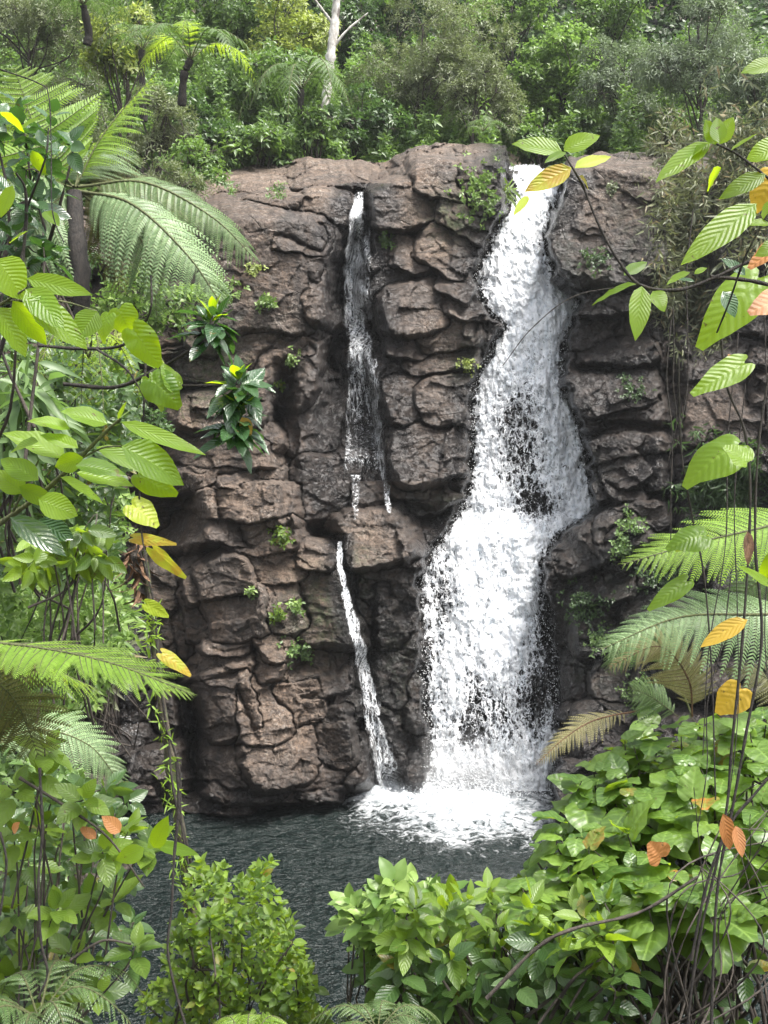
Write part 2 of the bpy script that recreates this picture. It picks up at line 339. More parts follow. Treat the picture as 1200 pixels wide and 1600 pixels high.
THIN = [(562,300,6),(560,310,8),(556,350,13),(553,390,16),(552,430,17),(553,480,17),(560,530,20),(565,580,27),(568,640,33),(570,700,36),(572,742,38)]
THIN2 = [(531,846,3),(530,880,4),(538,915,5),(548,960,8),(562,1010,10),(574,1070,12),(584,1120,15),(594,1165,18),(604,1205,22),(612,1232,20)]
def inthin(U, V, L, grow=0):
    v = [p[1] for p in L]; c = np.interp(V, v, [p[0] for p in L]); w = np.interp(V, v, [p[2] for p in L])+grow
    return np.where((V > v[0]-14) & (V < v[-1]+10), 1-np.abs(U-c)/w, -9)
wx = U + 13*fbm(U*0.013, V*0.013, 0.3, 4)+2.5*perlin(U*0.09, V*0.09, 4.0); wy = V + 9*fbm(U*0.013, V*0.013, 9.3, 3)+2.0*perlin(U*0.09, V*0.09, 8.0)
YB = ybase(U, V)
strat_y = 0.35*fbm(U*0.004, V*0.03, 2.0, 3)
Y = YB + 0.85 + 0.5*fbm(U*0.012, V*0.02, 5.0, 4); WIN = np.full(U.shape, -1); TONE = np.full(U.shape, .1); Y2 = np.full(U.shape, 99.); SM = np.zeros(U.shape)
rr = np.random.default_rng(11); blocks = [b+(1.0,) for b in BLOCKS]
for i in range(210):                                     # small filler blocks in the joints
    cx, cy = rr.uniform(-320, 1500), rr.uniform(240, 1330); s = rr.uniform(12, 34)
    blocks.append((cx, cy, s*rr.uniform(.9, 1.8), s*rr.uniform(.5, .95), rr.uniform(-.5, .1), rr.uniform(-25, 25), rr.uniform(.05, .5), .5))
for i in range(70):                                      # larger ones outside the traced part
    cx = rr.choice([rr.uniform(-320, 260), rr.uniform(1180, 1500)]); cy = rr.uniform(260, 1300); s = rr.uniform(40, 80)
    blocks.append((cx, cy, s*1.2, s*rr.uniform(.5, .9), rr.uniform(.1, .8), rr.uniform(-15, 15), rr.uniform(.05, .4), .8))
for i, (cx, cy, rx, ry, fw, ang, tn, hh) in enumerate(blocks):
    R_ = 1.75*max(rx, ry); u0, u1 = np.searchsorted(uu, [cx-R_, cx+R_])
    if u1 <= u0: continue
    ys = V[:, (u0+u1)//2 % NU]; v0, v1 = np.searchsorted(ys, [cy-R_, cy+R_]); sl = (slice(max(v0-6, 0), v1+6), slice(u0, u1))
    a = math.radians(ang); dx, dy = wx[sl]-cx, wy[sl]-cy
    x = (dx*math.cos(a)+dy*math.sin(a))/rx; y = (-dx*math.sin(a)+dy*math.cos(a))/ry
    k = np.random.default_rng(i+50); e = k.uniform(2.8, 6.5)
    m = (np.abs(x)**e+np.abs(y)**e)**(1/e)
    f = YB[sl]-fw*1.7 + hh*(0.02*m**2+4.5*np.clip(m-0.9, 0, 9)**1.3) + hh*(k.uniform(-.38, .38)*x - k.uniform(-.06, .36)*y) + hh*np.maximum(0, k.uniform(.1, .5)*(x*math.cos(k.random()*6.3)+y*math.sin(k.random()*6.3)-.35))
    w = f < Y[sl]; Y2[sl] = np.where(w, Y[sl], np.minimum(Y2[sl], f)); Y[sl] = np.where(w, f, Y[sl]); WIN[sl] = np.where(w, i, WIN[sl]); TONE[sl] = np.where(w, tn, TONE[sl]); SM[sl] = np.where(w, .9 if rx*ry > 3300 and i < len(BLOCKS) else .65 if i < len(BLOCKS) else .3*k.random(), SM[sl])
RG = 1-SM; Y = Y + 0.32*np.exp(-(Y2-Y)/0.03)*(.75+.5*perlin(U*.02, V*.02, 6.))
# recess for the falls
mf = sstep(-0.9, 0.6, infall(U, V, 7)+1.2*fbm(U*.05, V*.05, 8., 2)); Y = Y*(1-mf) + np.maximum(Y, yfall(V)+0.22+0.25*fbm(U*0.02, V*0.02, 3.0, 3))*mf
for L in (THIN, THIN2):
    mt = sstep(0, 0.8, inthin(U, V, L, 10)); Y = Y+mt*0.12
# dark cleft left of the thin fall, and the cave-like gaps
for (cx, cy, rx, ry, dp) in [(445,625,20,50,1.2),(530,470,16,90,.5),(520,600,18,60,.7),(455,770,9,70,.5),(285,820,26,50,1.3),(240,800,40,60,.8),(300,1150,14,120,.7),(870,800,10,10,0),(870,1020,16,90,.6),(1050,640,12,120,.6),(930,575,40,8,.6),(995,668,60,6,.5),(755,600,10,30,.4),(655,800,30,16,.5),(548,380,10,40,.3)]:
    Y = Y + dp*np.exp(-(np.abs((wx-cx)/rx)**2.5+np.abs((wy-cy)/ry)**2.5))
Y = Y + (.02+.03*RG)*fbm(U*0.02, V*0.045, 12.0, 5, .62)
q = (wy+.12*wx)/31+1.6*fbm(U*.007, V*.007, 21., 3); Y = Y - .12*RG*(q-np.floor(q)-.5)*sstep(-.15, .3, perlin(U*.012, V*.012, 31.))
q = (wy-.2*wx)/12+1.2*fbm(U*.012, V*.012, 22., 3); Y = Y - .02*RG*(q-np.floor(q)-.5)*sstep(-.1, .3, perlin(U*.02, V*.02, 33.))
q = (wx+.3*wy)/47+1.2*fbm(U*.009, V*.009, 25., 3); Y = Y + .10*RG*(np.abs(q-np.floor(q)-.5)-.25)*sstep(-.1, .3, perlin(U*.012, V*.012, 35.))
for sc, am, sd_ in ((60, .24, 5), (26, .10, 6), (10, .03, 8)):
    pl, ed = facets(wx/sc/1.3, wy/sc, sd_); Y = Y+am*pl*0.8*(.45+.55*RG)+am*0.12*RG*sstep(.06, 0, ed)
Y = Y + 0.012*fbm(U*0.15, V*0.2, 1.0, 3, .7)
# crest rolls back
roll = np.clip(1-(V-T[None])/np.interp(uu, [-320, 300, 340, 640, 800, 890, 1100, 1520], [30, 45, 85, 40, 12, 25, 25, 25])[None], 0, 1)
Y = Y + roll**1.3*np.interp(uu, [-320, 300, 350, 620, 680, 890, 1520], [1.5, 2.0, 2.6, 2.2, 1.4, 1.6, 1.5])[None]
wet = np.clip(sstep(-4.5, -0.6, infall(U, V, 16)+1.2*fbm(U*.02, V*.015, 51., 3)) + sstep(-2.4, -.2, inthin(U, V, THIN, 14)+.6*fbm(U*.02, V*.015, 52., 3)) + sstep(-1.2, .2, inthin(U, V, THIN2, 12)), 0, 1)
wet = np.maximum(wet, .9*sstep(1170, 1250, V+25*fbm(U*.02, V*.02, 1, 2)))
for (cx, cy, rx, ry) in [(500,660,45,90),(520,770,70,60),(210,1140,80,160),(300,1180,40,140),(600,1060,70,140),(530,430,30,110),(900,930,60,120),(560,1100,50,100),(950,590,60,80),(930,740,60,50),(690,820,50,40),(200,1000,60,100),(590,980,60,110),(560,600,60,120),(930,600,70,160),(640,800,60,40),(760,380,30,60)]:
    wet = np.maximum(wet, .95*np.exp(-(((U-cx)/rx)**2+((V-cy)/ry)**2)**1.5))
wet = np.maximum(wet, (.88+.3*fbm(U*.012, V*.012, 41., 3))*sstep(860, 900, U)*sstep(250, 520, V)*(1-.8*np.exp(-(((U-1120)/90)**2+((V-640)/60)**2))))
wet = np.maximum(wet, .55*sstep(.1, .5, fbm(U*.01, V*.008, 45., 3)))
moss = np.zeros(U.shape)
for (cx, cy, rx, ry) in [(520,960,60,60),(610,1060,50,90),(730,570,30,40),(880,430,30,60),(690,790,60,20),(930,450,60,30),(560,920,30,60),(940,1000,80,80),(1000,900,90,60),(720,340,50,40),(1060,400,80,120),(320,560,60,80),(120,980,100,120),(925,730,30,30)]:
    moss = np.maximum(moss, np.exp(-(((U-cx)/rx)**2+((V-cy)/ry)**2)))
TONE = TONE + .35*sstep(.2, 1, roll)*(U < 800)  # crest paler where it turns upward: the lit tops painted into the tone
YS = Y
W = P(U, V, Y)
# body, the top running back and a foot ring
back = [W[:1]+V3(0, d, z) for d, z in ((14, -1.2), (6, -.6), (2.5, -.35))]
GV = np.concatenate(back+[W]); NR = GV.shape[0]
pad = lambda a: np.concatenate([a[:1]]*3+[a]).ravel()
idx = np.arange(NR*NU).reshape(NR, NU)
Fq = np.stack([idx[:-1, :-1], idx[1:, :-1], idx[1:, 1:], idx[:-1, 1:]], -1).reshape(-1, 4)
own = np.concatenate([np.full((3, NU), -1), WIN])[:-1, :-1].ravel()
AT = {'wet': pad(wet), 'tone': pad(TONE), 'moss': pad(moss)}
GVf = GV.reshape(-1, 3); taken = np.zeros(len(Fq), bool)
for i, b in enumerate(BLOCKS):
    lab = LOOSE.get((b[0], b[1]))
    if not lab: continue
    sel = (own == i) & ~taken
    if sel.sum() < 80: continue
    taken |= sel; F = Fq[sel]
    # border edges, run back into the cliff so the block is a solid of its own
    e = np.concatenate([F[:, [0, 1]], F[:, [1, 2]], F[:, [2, 3]], F[:, [3, 0]]]); key = np.sort(e, 1); kk = key[:, 0]*10000000+key[:, 1]
    u_, inv, cnt = np.unique(kk, return_inverse=True, return_counts=True); be = e[cnt[inv] == 1]
    ids, inv = np.unique(F, return_inverse=True); F2 = inv.reshape(F.shape); bl = np.searchsorted(ids, be); n = len(ids)
    bv = np.unique(bl); bm = np.full(n, -1); bm[bv] = np.arange(len(bv))
    Vv = np.concatenate([GVf[ids], GVf[ids[bv]]+V3(0, 0.9, 0)])
    side = np.stack([bl[:, 1], bl[:, 0], bm[bl[:, 0]]+n, bm[bl[:, 1]]+n], -1)
    aa = {k: np.concatenate([a[ids], a[ids[bv]]]) for k, a in AT.items()}
    ctr = Vv[:n].mean(0); ctr[2] = Vv[:n, 2].min()
    o = mesh('boulder' if 'boulder' in lab else 'rock_block', Vv-ctr, [F2, side], M_ROCK, attrs=aa)
    o.location = ctr; tag(o, lab, 'boulder' if 'boulder' in lab else 'rock', 'rocks of the cliff that stand out as blocks')
    # object-space texture starts from the block's own origin
Fc = Fq[~taken]
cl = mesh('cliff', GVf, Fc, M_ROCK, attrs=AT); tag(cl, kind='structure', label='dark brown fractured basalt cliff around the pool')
def cliffY(u, v):
    """depth of the built face at photo pixel u, v"""
    u = np.asarray(u, float); v = np.asarray(v, float)
    iu = np.clip(((u+320)/1840*(NU-1)).astype(int), 0, NU-1); iv = np.clip(((v-T[iu])/(1345-T[iu])*(NV-1)).astype(int), 0, NV-1)
    return YS[iv, iu]

# ------------------------------------------------------------------ white waterfall
def blobs(P0, r, seed):
    """small squashed octahedra: drops of water"""
    k = np.random.default_rng(seed); n = len(P0)
    t = np.array([[1,0,0],[-1,0,0],[0,1,0],[0,-1,0],[0,0,1],[0,0,-1]], float)
    f = np.array([[0,2,4],[2,1,4],[1,3,4],[3,0,4],[2,0,5],[1,2,5],[3,1,5],[0,3,5]])
    S = r[:, None, None]*(t[None]*k.uniform(.6, 1.5, (n, 1, 3)))
    Vv = P0[:, None]+S; F = f[None]+np.arange(n)[:, None, None]*6
    return Vv.reshape(-1, 3), F.reshape(-1, 3), None
def main_fall():
    root = thing('waterfall', P(770, 1250, 22.6), 'tall wide white waterfall pouring down the right of the cliff into the pool', 'waterfall')
    for layer, (dy, cs) in enumerate(((0.0, 0.0), (0.13, -0.09))):
        nv, nu = 760, 150; v = np.linspace(256, 1236, nv)
        L = np.interp(v, FALL_V, FALL_L)+4*perlin(v*0.07, 3.3, layer)+3*perlin(v*.21, 9.3, layer)-8; R = np.interp(v, FALL_V, FALL_R)+4*perlin(v*0.08, 7.3, layer)+3*perlin(v*.21, 5.3, layer)+8
        s = np.linspace(0, 1, nu); Uf = L[:, None]+(R-L)[:, None]*s; Vf = np.broadcast_to(v[:, None], Uf.shape)
        Yf = yfall(Vf)-dy-0.10+0.24*(2*s-1)**2
        Wp = P(Uf, Vf, Yf)
        Yf = Yf - 0.13*fbm(Wp[..., 0]*1.6, Wp[..., 2]*0.8, layer+.5, 3) - 0.07*fbm(Wp[..., 0]*5, Wp[..., 2]*3, layer+2.5, 3, .6)
        Wp = P(Uf, Vf, Yf)
        ed = np.minimum(s, 1-s)[None]*(R-L)[:, None]
        c = 0.94 + 0.14*fbm(Wp[..., 0]*1.2, Wp[..., 2]*0.5, 3+layer, 2)
        def dip(cx, cy, rx, ry, a): return a*np.exp(-((np.abs(Uf-cx)/rx)**2+(np.abs(Vf-cy)/ry)**2)**1.3)
        for d in ((812,700,50,100,.52),(845,790,40,28,.48),(690,930,30,60,.48),(682,1060,22,90,.36),(848,1030,30,120,.46),(800,1110,60,70,.42),(735,1070,28,90,.34),(862,970,16,80,.3),(765,440,24,30,.22),(705,860,30,40,.2),(880,590,14,60,.3),(835,400,10,40,.1),(820,280,30,16,.3),(760,900,20,70,.16),(720,1150,40,30,.25),(800,620,40,40,.15)):
            c = c-dip(*d)
        c = c*sstep(0, 24, ed+9*perlin(Uf*.16, Vf*.08, 1.)) - .02
        c = c+cs; c = np.where(Vf > 1170, np.maximum(c, .5*sstep(1165, 1215, Vf)), c)
        c = np.clip(c, 0, 1)*sstep(250, 268, Vf)
        idx = np.arange(nv*nu).reshape(nv, nu); F = np.stack([idx[:-1, :-1], idx[1:, :-1], idx[1:, 1:], idx[:-1, 1:]], -1).reshape(-1, 4)
        keep = c.ravel()[F].max(1) > .01
        mesh('water_curtain', Wp.reshape(-1, 3), F[keep], M_FALL, root, attrs={'cover': c})
    k = np.random.default_rng(5); n = 7000; v = 300+900*k.random(n)**.8
    L, R = np.interp(v, FALL_V, FALL_L), np.interp(v, FALL_V, FALL_R); e = k.random(n)
    s = np.where(e < .3, k.normal(0, .05, n), np.where(e < .6, 1+k.normal(0, .05, n), k.random(n)))
    pts = P(L+(R-L)*s, v, yfall(v)-.25-.5*k.random(n)**2)
    Vv, F, _ = blobs(pts, k.uniform(.003, .010, n), 6); sp = mesh('spray', Vv, F, M_DROP, root)
    return root
def drop_mat():
    t = NT('water_drops'); b = t.n('ShaderNodeBsdfPrincipled', ins={'Base Color': (.9, .92, .94, 1), 'Roughness': .3}); return t.end(b.outputs[0])
M_DROP = drop_mat()
main_fall()

def ribbon(L, root, name, cov, seed, nu=40, stp=1.6, off=.07):
    v = np.arange(L[0][1], L[-1][1], stp); vs = [p[1] for p in L]
    c = np.interp(v, vs, [p[0] for p in L])+2.5*perlin(v*.04, seed, 0); w = np.interp(v, vs, [p[2] for p in L])+3
    s = np.linspace(-1, 1, nu); Uf = c[:, None]+w[:, None]*s; Vf = np.broadcast_to(v[:, None], Uf.shape)
    base = np.min(np.stack([cliffY(Uf+a, Vf+b) for a in (-6, 0, 6) for b in (-8, 0, 8)]), 0)
    kk = np.ones(25)/25; sm = np.apply_along_axis(lambda q: np.convolve(np.pad(q, 12, mode='edge'), kk, 'valid'), 0, base)
    Yf = sm-off-.03*(1-s**2)-.03*fbm(Uf*.15, Vf*.05, seed, 3); Wp = P(Uf, Vf, Yf)
    co = cov(Uf, Vf, s)*sstep(1.02, .5, np.abs(s)+.25*perlin(Uf*.12, Vf*.05, seed+2))
    idx = np.arange(Uf.size).reshape(Uf.shape); F = np.stack([idx[:-1, :-1], idx[1:, :-1], idx[1:, 1:], idx[:-1, 1:]], -1).reshape(-1, 4)
    return mesh(name, Wp.reshape(-1, 3), F, M_THIN, root, attrs={'cover': np.clip(co, 0, 1)})
tr = thing('waterfall', P(590, 1215, 22.4), 'thin ribbon waterfall trickling down the middle cleft of the cliff in two steps', 'waterfall')
def cov1(U_, V_, s): return np.interp(V_, [300,330,400,480,560,600,660,720,742], [.42,.66,.68,.66,.60,.48,.38,.34,.1])+.18*perlin(U_*.12, V_*.02, 3)
ribbon(THIN, tr, 'water_curtain', cov1, 1.3, nu=60)
ribbon([(566,330,9),(570,400,10),(572,470,9),(574,500,8)], tr, 'water_thread', lambda a, b, s: .42+.2*perlin(a*.2, b*.03, 2), 5.7, 24)
ribbon([(586,560,4),(586,600,5),(590,660,4),(596,720,5),(603,760,4),(607,802,1.5)], tr, 'water_thread', lambda a, b, s: .50+.2*perlin(a*.1, b*.05, 7), 2.2, 14, off=.1)
ribbon([(548,600,3),(545,660,3),(543,735,3)], tr, 'water_thread', lambda a, b, s: .45+0*a, 3.2, 14, off=.1)
ribbon([(557,742,8),(557,780,5),(556,815,1.5)], tr, 'water_thread', lambda a, b, s: .40+.25*perlin(a*.1, b*.06, 7), 4.2, 14, off=.1)
ribbon(THIN2, tr, 'lower_stream', lambda a, b, s: np.interp(b, [850, 930, 1100, 1205], [.6, .66, .6, .58])+.15*perlin(a*.1, b*.03, 9), 6.1, 34, off=.1)
tr2 = thing('waterfall', P(205, 1180, 21.3), 'faint trickle of water over black rock in the left corner of the cliff', 'waterfall')
ribbon([(192,930,6),(190,980,8),(188,1030,10),(200,1090,14),(205,1150,16)], tr2, 'water_thread', lambda a, b, s: .30+.15*perlin(a*.2, b*.02, 4), 8.1, 24)

# ------------------------------------------------------------------ pool
nx, ny = 620, 460
gx = np.linspace(-15, 15, nx); gy = np.linspace(6, 27, ny); X, Yp = np.meshgrid(gx, gy)
C0 = P(725, 1250, 22.5); C1 = P(600, 1235, 22.6)
r1 = np.hypot((X-C0[0])/1.9, (Yp-C0[1]+1.0)/2.0); r2 = np.hypot((X-C1[0])/.9, (Yp-C1[1]+.3)/.8)
foam = np.clip(1.12-r1*.60, 0, 1)+np.clip(.7-r2*.5, 0, 1); foam = np.clip(foam+.12*fbm(X*1.2, Yp*1.2, 0, 3), 0, 1)
foam = np.where(r1 > 2.6, np.minimum(foam, .12), foam)
th = np.arctan2(Yp-C0[1], X-C0[0]); rd = np.hypot(X-C0[0], Yp-C0[1])
Zp = .030*np.sin(rd*4.2+1.6*fbm(X*.7, Yp*.7, 0, 2))*np.exp(-rd/9)+.05*fbm(X*.9, Yp*1.3, 1.0, 3)+.035*np.abs(fbm(X*2.5, Yp*4, 2.0, 3))
Zp = Zp + sstep(.5, 1, foam)*(.10+.12*fbm(X*3, Yp*3, 3., 3))
idx = np.arange(nx*ny).reshape(ny, nx); F = np.stack([idx[:-1, :-1], idx[:-1, 1:], idx[1:, 1:], idx[1:, :-1]], -1).reshape(-1, 4)
po = mesh('water', np.stack([X, Yp, Zp-.03], -1).reshape(-1, 3), F, pool_mat(), attrs={'foam': foam}); tag(po, kind='structure', label='dark rippled pool with foam under the waterfall')
k = np.random.default_rng(9); n = 9000; a = k.random(n)*2*PI; r = np.abs(k.normal(0, .55, n))
pts = np.stack([C0[0]+.15+r*np.cos(a)*1.5, C0[1]-.1+r*np.sin(a)*.7, .02+np.abs(k.normal(0, .3, n))*np.exp(-r)], -1)
Vv, F, _ = blobs(pts, k.uniform(.005, .018, n), 3)
o = mesh('splash', Vv, F, M_DROP); tag(o, 'white splash of drops where the wide waterfall hits the pool', 'splash', kind='stuff')

# ------------------------------------------------------------------ ground: bank below the camera, hillside behind
def hillz(x, y):
    return 11.5+.0*x+np.clip(y-26.5, 0, 99)*.62+.9*fbm(x*.15, y*.15, 4., 3)+.06*np.abs(x)
gx = np.linspace(-45, 45, 180); gy = np.linspace(27.5, 75, 90); X, Yh = np.meshgrid(gx, gy)
idx = np.arange(X.size).reshape(X.shape); F = np.stack([idx[:-1, :-1], idx[:-1, 1:], idx[1:, 1:], idx[1:, :-1]], -1).reshape(-1, 4)
tag(mesh('hillside', np.stack([X, Yh, hillz(X, Yh)], -1).reshape(-1, 3), F, M_SOIL), kind='structure')
def bankz(x, y):
    """near bank: a slope dropping from the viewpoint to the pool, higher at both sides"""
    z = 5.2-.62*np.clip(y-1.0, -5, 30) + .35*fbm(x*.5, y*.5, 2., 3)
    side = sstep(1.8, 4.5, x)*3.0*sstep(16, 5, y) + sstep(-2.0, -6.5, x)*4.2*sstep(24, 8, y)
    return np.minimum(z+side, 5.4)-.0*x
gx = np.linspace(-30, 30, 300); gy = np.linspace(-12, 24, 200); X, Yh = np.meshgrid(gx, gy)
idx = np.arange(X.size).reshape(X.shape); F = np.stack([idx[:-1, :-1], idx[:-1, 1:], idx[1:, 1:], idx[1:, :-1]], -1).reshape(-1, 4)
tag(mesh('ground', np.stack([X, Yh, bankz(X, Yh)], -1).reshape(-1, 3), F, M_SOIL), kind='structure')
# ------------------------------------------------------------------ leaf materials
def leaf_mat(name, c1, c2, tr=(0.16, 0.30, 0.03), tf=0.4, rough=0.42, veins=0.0, vn=9.0, spots=0.0, spotc=(0.25, 0.16, 0.02), spec=0.5):
    t = NT(name); g = t.n('ShaderNodeNewGeometry'); rnd = g.outputs['Random Per Island']
    uv = t.n('ShaderNodeUVMap'); co = t.n('ShaderNodeTexCoord').outputs['Object']
    c = t.mix(rnd, c1, c2)
    r2 = t.n('ShaderNodeTexWhiteNoise', noise_dimensions='1D', ins={'W': t.math('MULTIPLY', rnd, 91.7)}).outputs[0]
    c = t.mix(t.rng(t.noise(co, 1.3, 3), .4, .62, 0, .5), c, tuple(x*.62 for x in c1))
    trc = t.mix(rnd, tuple(x*.75 for x in tr), tr)
    if spots:
        m = t.math('MULTIPLY', t.rng(r2, 1-spots, 1-spots+.02), t.rng(t.noise(co, 22, 3), .45, .6, .35, 1))
        c = t.mix(m, c, spotc); trc = t.mix(m, trc, tuple(x*1.4 for x in spotc))
    nrmi = {}
    if veins:
        bl = t.rng(t.noise(co, 38, 3, .6), .66, .70, 0, .8); c = t.mix(bl, c, (.10, .075, .02)); trc = t.mix(bl, trc, (.12, .08, .02))
        sx = t.n('ShaderNodeSeparateXYZ', ins={0: uv.outputs[0]})
        a = t.math('ABSOLUTE', t.math('SUBTRACT', sx.outputs[0], .5)); v = sx.outputs[1]
        k = t.math('FRACT', t.math('MULTIPLY', t.math('SUBTRACT', v, t.math('MULTIPLY', a, .55)), vn))
        sv = t.rng(t.math('ABSOLUTE', t.math('SUBTRACT', k, .5)), .0, .11, 1, 0)
        mid = t.rng(a, .008, .03, 1, 0); vv_ = t.math('MAXIMUM', sv, mid)
        c = t.mix(t.math('MULTIPLY', vv_, veins), c, tuple(min(1, x*1.7+.02) for x in c2))
        trc = t.mix(t.math('MULTIPLY', vv_, veins*1.3), trc, tuple(x*.35 for x in tr))
        pil = t.rng(t.math('ABSOLUTE', t.math('SUBTRACT', k, .5)), 0, .5)
        hb = t.math('ADD', t.math('MULTIPLY', pil, .5), t.math('MULTIPLY', t.noise(co, 120, 2), .25))
        nrmi = {'Normal': t.n('ShaderNodeBump', ins={'Height': hb, 'Strength': .4, 'Distance': .006}).outputs[0]}
    d = t.n('ShaderNodeBsdfPrincipled', ins={'Base Color': c, 'Roughness': rough, 'Specular IOR Level': spec, **nrmi})
    tl = t.n('ShaderNodeBsdfTranslucent', ins={'Color': trc})
    return t.end(t.n('ShaderNodeMixShader', ins={0: tf, 1: d.outputs[0], 2: tl.outputs[0]}).outputs[0])
def bark_mat(name, c1, c2, c3=None, sc=12):
    t = NT(name); co = t.n('ShaderNodeTexCoord').outputs['Object']; a = t.noise(t.vmap(co, (1, 1, .5)), sc, 6, .7)
    c = t.mix(t.rng(a, .38, .62), c1, c2)
    if c3: c = t.mix(t.rng(t.noise(co, sc*.35, 4), .5, .6), c, c3)
    bp = t.n('ShaderNodeBump', ins={'Height': a, 'Strength': .8, 'Distance': .03})
    return t.end(t.n('ShaderNodeBsdfPrincipled', ins={'Base Color': c, 'Roughness': .85, 'Normal': bp.outputs[0]}).outputs[0])
B_DARK = bark_mat('dark_bark', (.018, .014, .011), (.06, .048, .038))
B_GREY = bark_mat('grey_bark', (.09, .08, .07), (.22, .20, .18))
B_PALE = bark_mat('pale_mottled_bark', (.30, .28, .25), (.62, .60, .56), (.12, .10, .09), 8)
B_MOSS = bark_mat('mossy_bark', (.03, .024, .016), (.11, .09, .065), (.05, .07, .02), 40)
B_FERN = bark_mat('fern_trunk_fibre', (.008, .007, .006), (.03, .024, .02), None, 30)
B_VINE = bark_mat('vine_bark', (.012, .010, .009), (.035, .028, .022), None, 60)
B_TWIG = bark_mat('green_twig', (.05, .06, .02), (.12, .13, .05), None, 60)
B_DRY = bark_mat('dry_leaf', (.07, .035, .015), (.20, .11, .06), None, 50)
G = {
 'olive': leaf_mat('olive_leaves', (0.104,0.130,0.065), (0.221,0.247,0.143), (0.221,0.286,0.091), .30, .5),
 'grey': leaf_mat('grey_green_leaves', (0.098,0.137,0.085), (0.215,0.260,0.169), (0.195,0.273,0.117), .28, .5),
 'mid': leaf_mat('mid_green_leaves', (0.068,0.128,0.038), (0.180,0.270,0.083), (0.225,0.390,0.060), .32, .42),
 'dark': leaf_mat('dark_green_leaves', (0.034,0.070,0.024), (0.095,0.155,0.054), (0.108,0.216,0.041), .3, .38),
 'yellow': leaf_mat('yellow_green_leaves', (0.138,0.188,0.037), (0.325,0.375,0.106), (0.400,0.500,0.075), .35, .45),
 'bright': leaf_mat('bright_green_leaves', (0.078,0.150,0.029), (0.221,0.312,0.078), (0.260,0.442,0.078), .35, .42),
 'bamboo': leaf_mat('bamboo_grass_leaves', (.095, .115, .060), (.230, .240, .140), (.22, .26, .09), .3, .5, spots=.12, spotc=(.25, .19, .10)),
 'lime': leaf_mat('fresh_green_leaves', (.024, .060, .010), (.160, .250, .030), (.34, .50, .02), .42, .4, veins=.25, vn=8, spots=.02),
 'heart': leaf_mat('heart_leaves', (.045, .100, .018), (.150, .240, .042), (.36, .54, .02), .40, .36, veins=.4, vn=6, spec=.65, spots=.025, spotc=(.34, .14, .03)),
 'glow': leaf_mat('backlit_leaves', (.055, .120, .010), (.160, .260, .018), (.56, .80, .01), .55, .42, veins=.3, vn=11, spots=.05, spotc=(.38, .34, .04)),
 'gloss': leaf_mat('dark_glossy_leaves', (.022, .060, .022), (.055, .110, .040), (.10, .24, .03), .25, .22, veins=.3, vn=9, spec=.7),
 'gold': leaf_mat('old_yellow_leaves', (.42, .26, .03), (.55, .38, .05), (.80, .50, .05), .5, .5, veins=.35, vn=8, spots=.9, spotc=(.34, .12, .02)),
 'orange': leaf_mat('orange_leaves', (.38, .15, .05), (.50, .24, .09), (.6, .25, .06), .4, .5, veins=.3, vn=8),
 'limeyellow': leaf_mat('yellowing_leaves', (.24, .32, .025), (.38, .42, .04), (.70, .85, .05), .55, .45, veins=.4, vn=9, spots=.5, spotc=(.40, .26, .03)),
 'fernlight': leaf_mat('bright_fern_pinnules', (.120, .220, .025), (.220, .340, .055), (.60, .85, .05), .48, .5),
 'shade': leaf_mat('shade_tinted_leaves', (.020, .055, .014), (.085, .150, .040), (.20, .34, .03), .35, .32, veins=.4, vn=8, spots=.03, spec=.65),  # darker green: shade low down and inside the bushes is put into the colour
 'fernsilver': leaf_mat('silvery_fern_pinnules', (.120, .195, .080), (.240, .340, .160), (.20, .36, .09), .25, .45),
 'fernmid': leaf_mat('fern_pinnules', (.070, .130, .040), (.150, .230, .085), (.18, .32, .06), .35, .45),
 'ferntan': leaf_mat('old_tan_fern_pinnules', (.26, .25, .10), (.40, .36, .18), (.40, .38, .12), .35, .6),
 'fernbrown': leaf_mat('fading_fern_pinnules', (.10, .105, .035), (.18, .17, .06), (.20, .20, .05), .35, .6),
}
# ------------------------------------------------------------------ leaf templates: +Y is the tip, +Z the upper face
def tmpl_grid(wf, nv=8, nu=5, fold=.25, droop=.15, heart=0.0, wave=0.02, seed=0):
    k = np.random.default_rng(seed); v = np.linspace(0, 1, nv); s = np.linspace(-1, 1, nu)
    S, Vv = np.meshgrid(s, v); w = np.array([wf(x) for x in v])[:, None]
    x = S*w; y = Vv-heart*np.abs(S)**1.5*(1-Vv)**4
    z = fold*np.abs(x)-droop*Vv**2+wave*np.sin(Vv*17+k.random()*6)*np.abs(S)
    x = x+.05*k.normal()*Vv**2
    idx = np.arange(nv*nu).reshape(nv, nu); F = np.stack([idx[:-1, :-1], idx[:-1, 1:], idx[1:, 1:], idx[1:, :-1]], -1).reshape(-1, 4)
    return np.stack([x, y, z], -1).reshape(-1, 3), F, np.stack([S*.5+.5, Vv], -1).reshape(-1, 2)
def w_ell(w): return lambda v: w*(math.sin(PI*min(1, v**.85))**.75)*(1-.25*v)+.004
def w_heart(w): return lambda v: w*(max(0, 1-v)**.62)*(.86+.5*math.sin(PI*min(1, v*1.2)))*.86+.002
def w_lan(w): return lambda v: w*(math.sin(PI*v**.6)**.9)+.003
T_ELL = [tmpl_grid(w_ell(.27), 8, 5, .3, d, 0, .015, i) for i, d in enumerate((.05, .16, .28))]
T_OVAL = [tmpl_grid(w_ell(.34), 8, 5, .22, d, 0, .02, i+4) for i, d in enumerate((.05, .16, .25))]
